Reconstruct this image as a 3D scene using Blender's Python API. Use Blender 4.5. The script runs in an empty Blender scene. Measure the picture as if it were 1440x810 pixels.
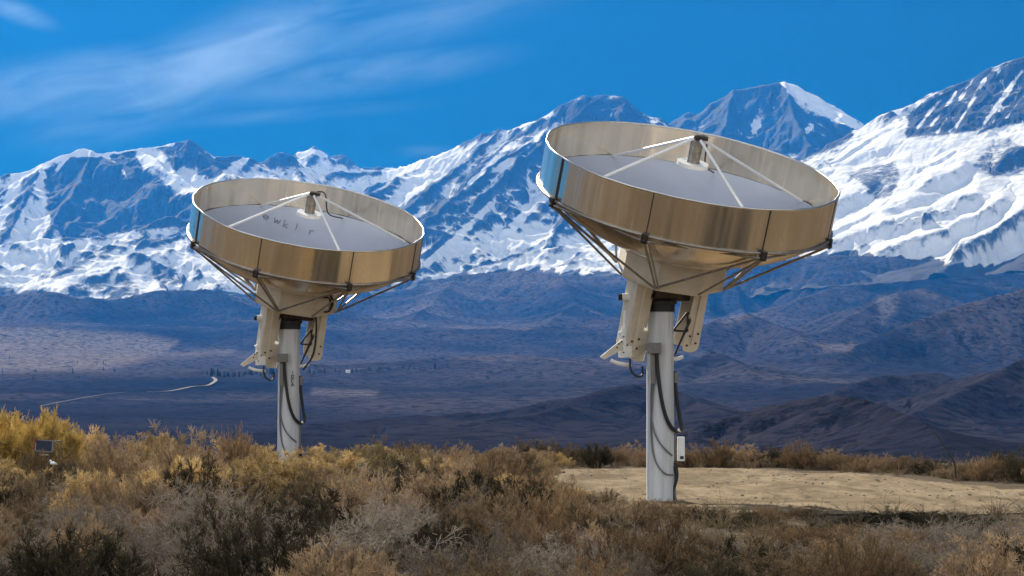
import bpy, bmesh, math, random
import numpy as np
from mathutils import Vector, Matrix
R = math.radians
random.seed(7)
scene = bpy.context.scene
col = scene.collection

# ---------------------------------------------------------------- camera, sky, sun, exposure
FPX = 3400.0
PITCH = math.atan(148.0/FPX)
EYE = 1.7
cam_d = bpy.data.cameras.new("camera")
cam = bpy.data.objects.new("camera", cam_d)
col.objects.link(cam)
cam.location = (0, 0, EYE)
cam.rotation_euler = (R(90)+PITCH, 0, 0)
cam_d.sensor_width = 36
cam_d.lens = FPX/1440*36
cam_d.clip_start = 0.5
cam_d.clip_end = 60000
scene.camera = cam

SUN_EL = R(33.0)
SUN_AZ = R(-25.0)          # measured from +Y (view direction), negative = to the left
sun_vec = Vector((math.sin(SUN_AZ)*math.cos(SUN_EL), math.cos(SUN_AZ)*math.cos(SUN_EL), math.sin(SUN_EL)))
sun_d = bpy.data.lights.new("sun", 'SUN')
sun_d.energy = 5.0
sun_d.angle = R(0.5)
sun_d.color = (1.0, 0.955, 0.90)
sun = bpy.data.objects.new("sun", sun_d)
col.objects.link(sun)
sun.rotation_euler = sun_vec.to_track_quat('Z', 'Y').to_euler()
sun.location = sun_vec*300

scene.view_settings.view_transform = 'Standard'
scene.view_settings.look = 'None'
scene.view_settings.exposure = 0.70
scene.view_settings.gamma = 1
scene.cycles.use_denoising = True
scene.cycles.max_bounces = 6
scene.cycles.volume_bounces = 1
scene.cycles.transparent_max_bounces = 4
scene.cycles.sample_clamp_indirect = 6
scene.cycles.use_adaptive_sampling = True
scene.cycles.adaptive_threshold = 0.01


class NT:
    """small helper for node trees"""
    def __init__(s, tree):
        s.t = tree; s.n = tree.nodes; s.l = tree.links
    def add(s, typ, **kw):
        n = s.n.new(typ)
        ins = kw.pop('ins', {})
        for k, v in kw.items(): setattr(n, k, v)
        for k, v in ins.items():
            if hasattr(v, 'bl_idname') and v.bl_idname.startswith('NodeSocket'): s.l.new(v, n.inputs[k])
            elif isinstance(v, bpy.types.NodeSocket): s.l.new(v, n.inputs[k])
            else: n.inputs[k].default_value = v
        return n
    def math(s, op, a, b=None, c=None, clamp=False):
        n = s.n.new('ShaderNodeMath'); n.operation = op; n.use_clamp = clamp
        for i, v in enumerate((a, b, c)):
            if v is None: continue
            if isinstance(v, bpy.types.NodeSocket): s.l.new(v, n.inputs[i])
            else: n.inputs[i].default_value = v
        return n.outputs[0]
    def mix(s, f, a, b):
        n = s.n.new('ShaderNodeMix'); n.data_type = 'RGBA'
        for i, v in ((0, f), (6, a), (7, b)):
            if isinstance(v, bpy.types.NodeSocket): s.l.new(v, n.inputs[i])
            else: n.inputs[i].default_value = v if i == 0 else (*v, 1) if len(v) == 3 else v
        return n.outputs[2]
    def step(s, v, a, b, lo=0.0, hi=1.0):
        n = s.n.new('ShaderNodeMapRange'); n.interpolation_type = 'SMOOTHSTEP'
        s.l.new(v, n.inputs[0])
        for i, x in ((1, a), (2, b), (3, lo), (4, hi)): n.inputs[i].default_value = x
        return n.outputs[0]
    def noise(s, vec, scale, detail=4, rough=0.55, dist=0.0):
        n = s.add('ShaderNodeTexNoise', ins={'Scale': scale, 'Detail': detail, 'Roughness': rough, 'Distortion': dist})
        if vec is not None: s.l.new(vec, n.inputs['Vector'])
        return n.outputs['Fac']
    def mapping(s, vec, scale=(1, 1, 1), rot=(0, 0, 0), loc=(0, 0, 0)):
        n = s.add('ShaderNodeMapping', ins={'Scale': scale, 'Rotation': rot, 'Location': loc})
        s.l.new(vec, n.inputs['Vector'])
        return n.outputs[0]


# sky: Nishita, looked up with a steeper elevation so the thin mountain air stays deep blue near the horizon
w = bpy.data.worlds.new("World"); scene.world = w; w.use_nodes = True
T = NT(w.node_tree); T.n.clear()
tc = T.add('ShaderNodeTexCoord')
sep = T.add('ShaderNodeSeparateXYZ', ins={0: tc.outputs['Generated']})
zz = T.math('ADD', T.math('MULTIPLY', sep.outputs[2], 6.0), 0.12)
cmb = T.add('ShaderNodeCombineXYZ', ins={0: sep.outputs[0], 1: sep.outputs[1], 2: zz})
nrm = T.add('ShaderNodeVectorMath', operation='NORMALIZE', ins={0: cmb.outputs[0]})
sky = T.add('ShaderNodeTexSky', sky_type='NISHITA', sun_disc=False, sun_elevation=SUN_EL, sun_rotation=SUN_AZ,
            altitude=1800, air_density=1.0, dust_density=0.15, ozone_density=3.0, ins={})
T.l.new(nrm.outputs[0], sky.inputs[0])
sdot = T.add('ShaderNodeVectorMath', operation='DOT_PRODUCT', ins={0: tc.outputs['Generated'], 1: tuple(sun_vec)})
sat = T.step(sdot.outputs['Value'], .92, .985, 2.05, .9)
hsv = T.add('ShaderNodeHueSaturation', ins={'Hue': T.step(sep.outputs[2], .03, .15, .458, .474), 'Saturation': sat, 'Value': T.step(sep.outputs[2], .02, .15, .24, .160), 'Color': sky.outputs[0]})
# cirrus: streaked noise on the sky dome
ysafe = T.math('MAXIMUM', sep.outputs[1], 0.02)
u = T.math('DIVIDE', sep.outputs[0], ysafe)
v = T.math('DIVIDE', sep.outputs[2], ysafe)
uv = T.add('ShaderNodeCombineXYZ', ins={0: u, 1: v, 2: 0.0})
def blob(px, py, rx, ry, ang):
    cu, cv = (px-720)/FPX, (553-py)/FPX
    m = T.add('ShaderNodeVectorMath', operation='SUBTRACT', ins={0: uv.outputs[0], 1: (cu, cv, 0)})
    r_ = T.add('ShaderNodeVectorRotate', rotation_type='Z_AXIS', ins={'Vector': m.outputs[0], 'Angle': -R(ang)})
    s_ = T.add('ShaderNodeVectorMath', operation='MULTIPLY', ins={0: r_.outputs[0], 1: (FPX/rx, FPX/ry, 0)})
    ln = T.add('ShaderNodeVectorMath', operation='LENGTH', ins={0: s_.outputs[0]})
    return T.step(ln.outputs['Value'], 1.0, 0.0)
bl = None
for b, wt in ((blob(130, 118, 380, 66, 6), 1.0), (blob(300, 85, 360, 82, 22), .95), (blob(470, 108, 320, 42, 8), .6),
              (blob(560, 30, 400, 62, 14), .42), (blob(20, 14, 80, 22, -20), .7), (blob(390, 160, 260, 18, 4), .3),
              (blob(600, 212, 60, 14, 0), .35), (blob(1125, 138, 50, 9, 0), .25)):
    m = T.math('MULTIPLY', b, wt)
    bl = m if bl is None else T.math('MAXIMUM', bl, m)
rot = T.add('ShaderNodeVectorRotate', rotation_type='Z_AXIS', ins={'Vector': uv.outputs[0], 'Angle': -R(13)})
stv = T.mapping(rot.outputs[0], scale=(14, 60, 1))
n1 = T.noise(stv, 1.0, 6, 0.55, 1.0)
n2 = T.noise(T.mapping(uv.outputs[0], scale=(22, 45, 1)), 1.0, 5, 0.55, 0.4)
cl = T.math('MULTIPLY', bl, T.math('ADD', T.step(n1, 0.15, 0.85), T.math('MULTIPLY', T.step(n2, .3, .75), 0.35)), clamp=True)
cl = T.math('MULTIPLY', cl, 0.80)
skyc = T.mix(cl, hsv.outputs[0], (3.1, 3.9, 5.0))
# fill light added as bright broken cloud, out of view behind the camera
nb = T.noise(T.mapping(tc.outputs['Generated'], scale=(2.2, 2.2, 5.0)), 1.0, 6, .6, .5)
bk = T.math('MULTIPLY', T.step(sep.outputs[1], .15, -.45), T.step(nb, .34, .62))
bk = T.math('MULTIPLY', bk, T.step(sep.outputs[2], -.02, .10))
skyc = T.mix(T.math('MULTIPLY', bk, .85), skyc, (19.5, 20.8, 23.0))
bg = T.add('ShaderNodeBackground', ins={'Color': skyc, 'Strength': 0.06})
wo = T.add('ShaderNodeOutputWorld')
T.l.new(bg.outputs[0], wo.inputs['Surface'])


# ---------------------------------------------------------------- helpers
def px_dir(px, py):
    """direction with unit horizontal length for a pixel of the 1440x810 photograph"""
    x, z, y = px-720.0, 405.0-py, FPX
    yy = y*math.cos(PITCH) - z*math.sin(PITCH)
    zz_ = y*math.sin(PITCH) + z*math.cos(PITCH)
    h = math.hypot(x, yy)
    return x/h, yy/h, zz_/h

def px_at(px, py, r):
    d = px_dir(px, py)
    return np.array([d[0]*r, d[1]*r, EYE + d[2]*r])

def to_px(X, Y, Z):
    Zr = Z-EYE
    yc = Y*math.cos(PITCH) + Zr*math.sin(PITCH)
    zc = -Y*math.sin(PITCH) + Zr*math.cos(PITCH)
    return 720+FPX*X/yc, 405-FPX*zc/yc

def np_mesh(name, verts, faces, mat, parent=None, smooth=True, attrs=None, link=True):
    """verts (n,3), faces (m,k) arrays -> one mesh object"""
    verts = np.asarray(verts, np.float32); faces = np.asarray(faces, np.int32)
    me = bpy.data.meshes.new(name)
    me.vertices.add(len(verts)); me.vertices.foreach_set('co', verts.ravel())
    m, k = faces.shape
    me.loops.add(m*k); me.loops.foreach_set('vertex_index', faces.ravel())
    me.polygons.add(m)
    me.polygons.foreach_set('loop_start', np.arange(0, m*k, k, dtype=np.int32))
    if smooth: me.polygons.foreach_set('use_smooth', np.ones(m, bool))
    me.update(calc_edges=True)
    for an, av in (attrs or {}).items():
        a = me.attributes.new(an, 'FLOAT', 'POINT'); a.data.foreach_set('value', np.asarray(av, np.float32))
    if mat: me.materials.append(mat)
    o = bpy.data.objects.new(name, me)
    if link: col.objects.link(o)
    if parent: o.parent = parent
    return o

def tag(o, label=None, cat=None, group=None, kind=None):
    if label: o['label'] = label
    if cat: o['category'] = cat
    if group: o['group'] = group
    if kind: o['kind'] = kind
    return o

def empty(name, loc, rz=0):
    o = bpy.data.objects.new(name, None); col.objects.link(o)
    o.location = loc; o.rotation_euler = (0, 0, rz); o.empty_display_size = .2
    return o

class MB:
    """collects solid shapes, builds one mesh object"""
    def __init__(s): s.bm = bmesh.new()
    def tube(s, pts, r, seg=10, closed=False, cap=True):
        pts = [Vector(p) for p in pts]; n = len(pts)
        rr = r if isinstance(r, (list, tuple)) else [r]*n
        rings = []; prev = None
        for i, p in enumerate(pts):
            a = pts[i-1] if (i > 0 or closed) else p
            b = pts[(i+1) % n] if (i < n-1 or closed) else p
            d = (b-a).normalized()
            if prev is None:
                up = Vector((0, 0, 1)) if abs(d.z) < .9 else Vector((1, 0, 0))
                x = d.cross(up).normalized()
            else:
                x = (prev - d*prev.dot(d)).normalized()
            prev = x; y = d.cross(x)
            rings.append([s.bm.verts.new(p + (x*math.cos(t)+y*math.sin(t))*rr[i]) for t in [2*math.pi*k/seg for k in range(seg)]])
        for i in range(n if closed else n-1):
            A, B = rings[i], rings[(i+1) % n]
            off = 0
            if closed and i == n-1:
                off = min(range(seg), key=lambda o: (A[0].co-B[o].co).length)
            for k in range(seg):
                f = s.bm.faces.new((A[k], A[(k+1) % seg], B[(k+1+off) % seg], B[(k+off) % seg])); f.smooth = True
        if cap and not closed:
            for f in (s.bm.faces.new(rings[0][::-1]), s.bm.faces.new(rings[-1])):
                for e in f.edges: e.smooth = False
        return s
    def box(s, c, ax, half, bevel=0.0):
        """oriented box: centre, 3 unit axes, half sizes"""
        c = Vector(c); ax = [Vector(a).normalized() for a in ax]
        M = Matrix([[ax[j][i]*half[j]*2 for j in range(3)] + [c[i]] for i in range(3)] + [[0, 0, 0, 1]])
        ret = bmesh.ops.create_cube(s.bm, size=1.0, matrix=M)
        if bevel:
            es = list({e for v_ in ret['verts'] for e in v_.link_edges})
            bmesh.ops.bevel(s.bm, geom=es, offset=bevel, segments=2, affect='EDGES', profile=.6)
        return s
    def prism(s, poly, origin, ax, ay, az, thick, bevel=0.0):
        """polygon in plane (ax, ay) extruded along az"""
        o = Vector(origin); ax, ay, az = Vector(ax).normalized(), Vector(ay).normalized(), Vector(az).normalized()
        A = [s.bm.verts.new(o+ax*x+ay*y) for x, y in poly]
        B = [s.bm.verts.new(o+ax*x+ay*y+az*thick) for x, y in poly]
        n = len(poly); fs = []
        for i in range(n): fs.append(s.bm.faces.new((A[i], A[(i+1) % n], B[(i+1) % n], B[i])))
        fs.append(s.bm.faces.new(A[::-1])); fs.append(s.bm.faces.new(B))
        if bevel:
            es = list({e for f in fs for e in f.edges})
            bmesh.ops.bevel(s.bm, geom=es, offset=bevel, segments=2, affect='EDGES', profile=.6)
        return s
    def ball(s, c, r, sc=(1, 1, 1), seg=10):
        M = Matrix.Translation(Vector(c)) @ Matrix.Diagonal((sc[0], sc[1], sc[2], 1))
        ret = bmesh.ops.create_uvsphere(s.bm, u_segments=seg, v_segments=max(6, seg//2+2), radius=r, matrix=M)
        for v_ in ret['verts']:
            for f in v_.link_faces: f.smooth = True
        return s
    def build(s, name, mat, parent=None):
        bmesh.ops.recalc_face_normals(s.bm, faces=s.bm.faces[:])
        me = bpy.data.meshes.new(name); s.bm.to_mesh(me); s.bm.free()
        me.materials.append(mat)
        o = bpy.data.objects.new(name, me); col.objects.link(o)
        if parent: o.parent = parent
        return o

# gradient noise in numpy
def _hash(ix, iy, seed):
    h = (ix.astype(np.int64)*374761393 + iy.astype(np.int64)*668265263 + seed*1442695040888963407 % 2147483647) & 0xffffffff
    h = ((h ^ (h >> 13))*1274126177) & 0xffffffff
    h = (h ^ (h >> 16))
    return (h & 0xffff).astype(np.float32)/65535.0
def pnoise(x, y, seed=0):
    ix = np.floor(x); iy = np.floor(y); fx = (x-ix).astype(np.float32); fy = (y-iy).astype(np.float32)
    ux = fx*fx*fx*(fx*(fx*6-15)+10); uy = fy*fy*fy*(fy*(fy*6-15)+10)
    def g(dx, dy):
        a = _hash(ix+dx, iy+dy, seed)*2*np.pi
        return np.cos(a)*(fx-dx) + np.sin(a)*(fy-dy)
    a = g(0, 0); b = g(1, 0); c = g(0, 1); d = g(1, 1)
    return ((a+(b-a)*ux) + ((c+(d-c)*ux)-(a+(b-a)*ux))*uy)*1.41
def fbm(x, y, octv=5, seed=0, gain=.5, lac=2.03):
    s = 0; a = 1.0
    for i in range(octv):
        s = s + a*pnoise(x, y, seed+i*17); x = x*lac+13.7; y = y*lac+7.3; a *= gain
    return s
def ridged(x, y, octv=5, seed=0, gain=.55):
    s = 0; a = 1.0; prev = 1.0
    for i in range(octv):
        n = 1-np.abs(pnoise(x, y, seed+i*31)); n = n*n
        s = s + a*n*prev; prev = n; x = x*2.07+5.1; y = y*2.07+9.2; a *= gain
    return s
def sstep(x, a, b):
    t = np.clip((x-a)/(b-a), 0, 1); return t*t*(3-2*t)
def poly_mask(px, py, poly, soft):
    """soft inside mask of a polygon"""
    n = len(poly); inside = np.zeros(px.shape, bool); d = np.full(px.shape, 1e9, np.float32)
    for i in range(n):
        x1, y1 = poly[i]; x2, y2 = poly[(i+1) % n]
        c = ((y1 > py) != (y2 > py)) & (px < (x2-x1)*(py-y1)/((y2-y1) or 1e-9)+x1)
        inside ^= c
        L2 = (x2-x1)**2+(y2-y1)**2
        t = np.clip(((px-x1)*(x2-x1)+(py-y1)*(y2-y1))/L2, 0, 1)
        d = np.minimum(d, np.hypot(px-x1-t*(x2-x1), py-y1-t*(y2-y1)))
    sd = np.where(inside, d, -d)
    return sstep(sd, -soft, soft)


# ---------------------------------------------------------------- terrain
# valley profile: distance (m) -> ground height
PR = np.array([0, 60, 72, 110, 300, 600, 900, 1500, 2200, 3000, 4500, 6000, 7500, 9000, 10500, 12000, 19000], float)
PZ = np.array([0, -.05, -.35, -2.5, -11, -20, -24, -26, -20, -2, 45, 112, 205, 300, 400, 480, 600], float)
def base_z(X, Y):
    r = np.hypot(X, Y)
    z = np.interp(r, PR, PZ)
    back = sstep(Y, 50, -1500)              # flat valley behind and beside the camera
    z = z*(1-back) + np.minimum(z, np.interp(r, [0, 60, 300, 1500, 20000], [0, -.05, -8, -24, -24]))*back
    amp = np.interp(r, [0, 80, 400, 2000, 6000], [0, 0, 1.5, 9, 22])
    return z + amp*fbm(X/900, Y/1500, 4, 5)

def ridge_field(X, Y, base, ridges, seed=0):
    """max over tents hung on ridge lines; returns height and flute coordinates"""
    H = base.copy(); tt = np.zeros_like(X); dd = np.full_like(X, 1e5)
    for k, rd in enumerate(ridges):
        P = np.array([px_at(*p[:3]) for p in rd['pts']])
        sl, pw, fl, fw = rd.get('slope', .5), rd.get('pow', .9), rd.get('flute', .25), rd.get('fw', 260.)
        # nearest point on the polyline
        bd = np.full(X.shape, 1e9); bz = np.zeros_like(X); bt = np.zeros_like(X); acc = 0
        for i in range(len(P)-1):
            a, b = P[i], P[i+1]; ab = b[:2]-a[:2]; L = math.hypot(*ab) or 1e-6
            t = np.clip(((X-a[0])*ab[0]+(Y-a[1])*ab[1])/L**2, 0, 1)
            d = np.hypot(X-a[0]-t*ab[0], Y-a[1]-t*ab[1])
            z = a[2]+t*(b[2]-a[2])
            sel = (d*sl - z) < (bd*sl - bz)
            bd = np.where(sel, d, bd); bz = np.where(sel, z, bz); bt = np.where(sel, acc+t*L, bt)
            acc += L
        hgt = rd.get('ref', 800.)
        wob = bt + 60*pnoise(X/500, Y/500, seed+k)
        fl_n = ridged(wob/fw, bd/(fw*6)+k*9.1, 3, seed+k*7) - .9
        drop = sl*hgt*np.power(bd/hgt+1e-6, pw)
        z = bz - drop + fl*fw*fl_n*sstep(bd, 0, fw*1.4)
        nb = rd.get('rough', 0.)
        if nb: z = z + nb*fbm(X/fw*1.3, Y/fw*1.3, 4, seed+k+90)*sstep(bd, 0, 60)
        sm = rd.get('blend', 25.)
        h = np.clip(.5+.5*(z-H)/sm, 0, 1)
        Hn = H*(1-h)+z*h+sm*h*(1-h)
        win = z > H
        tt = np.where(win, bt+k*5000, tt); dd = np.where(win, bd, dd)
        H = Hn
    return H, tt, dd

def erode(X, Y, Z, K, m, dt_it, fixed_rows=1, diff=0.0):
    """stream-power erosion on the grid: rivers cut dendritic valleys into the slopes"""
    nr, nc = Z.shape; N = nr*nc; Z = Z.astype(np.float64).copy()
    ids = np.arange(N).reshape(nr, nc)
    ca = np.hypot(np.gradient(X, axis=0), np.gradient(Y, axis=0))*np.hypot(np.gradient(X, axis=1), np.gradient(Y, axis=1))
    A = None
    for it in range(dt_it):
        best = np.zeros((nr, nc)); rec = ids.copy(); dist = np.ones((nr, nc))
        for di in (-1, 0, 1):
            for dj in (-1, 0, 1):
                if not di and not dj: continue
                a0, a1 = max(0, -di), nr-max(0, di); b0, b1 = max(0, -dj), nc-max(0, dj)
                S = (slice(a0, a1), slice(b0, b1)); Q = (slice(a0+di, a1+di), slice(b0+dj, b1+dj))
                d = np.hypot(X[S]-X[Q], Y[S]-Y[Q]); sl = (Z[S]-Z[Q])/d
                up = sl > best[S]
                best[S] = np.where(up, sl, best[S]); rec[S] = np.where(up, ids[Q], rec[S]); dist[S] = np.where(up, d, dist[S])
        rec[:fixed_rows] = ids[:fixed_rows]
        order = np.argsort(-Z.ravel(), kind='stable').tolist(); rl = rec.ravel().tolist()
        acc = ca.ravel().tolist()
        for i in order:
            r_ = rl[i]
            if r_ != i: acc[r_] += acc[i]
        A = np.array(acc)
        f = (np.asarray(K)*A**m/dist.ravel()).tolist(); z = Z.ravel().tolist()
        for i in reversed(order):
            r_ = rl[i]
            if r_ != i: z[i] = (z[i]+f[i]*z[r_])/(1+f[i])
        Z = np.array(z).reshape(nr, nc)
        if diff:
            Z[1:-1, 1:-1] += diff*(Z[2:, 1:-1]+Z[:-2, 1:-1]+Z[1:-1, 2:]+Z[1:-1, :-2]-4*Z[1:-1, 1:-1])
    return Z, A.reshape(nr, nc)
def boxblur(Z, ry, rx):
    P = np.pad(Z, ((ry+1, ry), (rx+1, rx)), mode='edge'); C = P.cumsum(0).cumsum(1)
    h, w_ = 2*ry+1, 2*rx+1
    return (C[h:, w_:]-C[:-h, w_:]-C[h:, :-w_]+C[:-h, :-w_])/(h*w_)

def polar(az0, az1, na, rs):
    az = np.linspace(R(az0), R(az1), na); A, RR = np.meshgrid(az, rs)
    return RR*np.sin(A), RR*np.cos(A)
def grid_faces(nr, na):
    i = np.arange(nr-1)[:, None]*na+np.arange(na-1)[None]
    return np.stack([i, i+1, i+na+1, i+na], -1).reshape(-1, 4)

HILLS = [
 dict(pts=[(-260, 420, 8000), (-60, 414, 8000), (30, 410, 8000), (75, 407, 7900), (120, 417, 7900), (160, 419, 8100), (200, 411, 8300), (230, 405, 8300), (290, 404, 8400), (335, 414, 8500), (380, 420, 8600), (430, 412, 8800)], slope=.42, ref=500., fw=300., flute=.16, rough=12),
 dict(pts=[(395, 425, 8800), (430, 408, 9000), (500, 418, 9100), (560, 408, 9200), (620, 390, 9400), (660, 383, 9500), (700, 380, 9500), (745, 378, 9500), (790, 386, 9500), (860, 385, 9500), (900, 376, 9500), (1000, 372, 9600), (1050, 365, 9700), (1180, 356, 9700), (1250, 360, 9700), (1300, 363, 9700), (1370, 375, 9600), (1500, 377, 9600), (1700, 380, 9600)], slope=.30, ref=700., fw=420., flute=.20, rough=16),
 dict(pts=[(640, 392, 9300), (600, 430, 8300), (560, 458, 7300), (520, 475, 6600)], slope=.30, ref=400., fw=260., flute=.16, rough=8),
 dict(pts=[(790, 388, 9300), (810, 425, 8300), (770, 452, 7300), (700, 470, 6500)], slope=.30, ref=400., fw=260., flute=.16, rough=8),
 dict(pts=[(330, 470, 6600), (380, 452, 6900), (440, 435, 7300), (480, 430, 7600)], slope=.28, ref=400., fw=240., flute=.14, rough=8),
 dict(pts=[(560, 480, 6200), (640, 462, 6500), (740, 462, 6500), (840, 448, 6700), (930, 440, 6900)], slope=.24, ref=400., fw=260., flute=.14, rough=9),
 dict(pts=[(930, 476, 5200), (975, 462, 5300), (1010, 446, 5500), (1050, 436, 5600), (1085, 452, 5500), (1130, 470, 5200)], slope=.32, ref=300., fw=200., flute=.2, rough=8),
 dict(pts=[(1125, 478, 5400), (1165, 458, 5700), (1205, 437, 6100), (1255, 412, 6800), (1300, 402, 7400)], slope=.34, ref=400., fw=240., flute=.16, rough=8),
 dict(pts=[(1100, 425, 7800), (1180, 400, 8200), (1290, 392, 8600), (1390, 384, 9000), (1500, 378, 9200)], slope=.34, ref=400., fw=240., flute=.16, rough=8),
 dict(pts=[(1180, 495, 4300), (1215, 479, 4500), (1260, 456, 4700), (1330, 431, 4900), (1400, 412, 5100), (1450, 398, 5200), (1600, 370, 5500)], slope=.36, ref=500., fw=240., flute=.16, rough=9),
 dict(pts=[(945, 525, 3400), (975, 505, 3500), (1003, 490, 3600), (1030, 502, 3500), (1065, 524, 3300)], slope=.34, ref=200., fw=120., flute=.18, rough=5),
 dict(pts=[(520, 520, 4000), (620, 500, 4300), (720, 497, 4400), (800, 512, 4100), (900, 528, 3700)], slope=.12, ref=300., fw=260., flute=.1, rough=5),
 dict(pts=[(1170, 545, 2300), (1225, 527, 2400), (1260, 520, 2450), (1320, 520, 2450), (1352, 532, 2400)], slope=.34, ref=140., fw=90., flute=.2, rough=4),
 dict(pts=[(1270, 590, 1650), (1300, 572, 1750), (1350, 546, 1900), (1400, 520, 2000), (1445, 497, 2100), (1600, 450, 2200)], slope=.34, ref=240., fw=110., flute=.22, rough=5),
 dict(pts=[(700, 600, 1500), (760, 583, 1560), (805, 558, 1650), (850, 544, 1700), (905, 537, 1750), (955, 548, 1700), (1000, 570, 1600), (1040, 590, 1500)], slope=.26, ref=200., fw=110., flute=.22, rough=5),
 dict(pts=[(430, 605, 1400), (500, 592, 1500), (590, 585, 1500), (680, 600, 1400)], slope=.16, ref=200., fw=120., flute=.16, rough=3),
 dict(pts=[(930, 632, 1040), (965, 617, 1060), (1010, 591, 1080), (1060, 571, 1100), (1110, 557, 1100), (1150, 551, 1100), (1200, 553, 1080), (1250, 569, 1050), (1292, 590, 1000), (1322, 618, 940), (1338, 650, 880)], slope=.34, ref=140., fw=80., flute=.2, rough=3),
]
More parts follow.
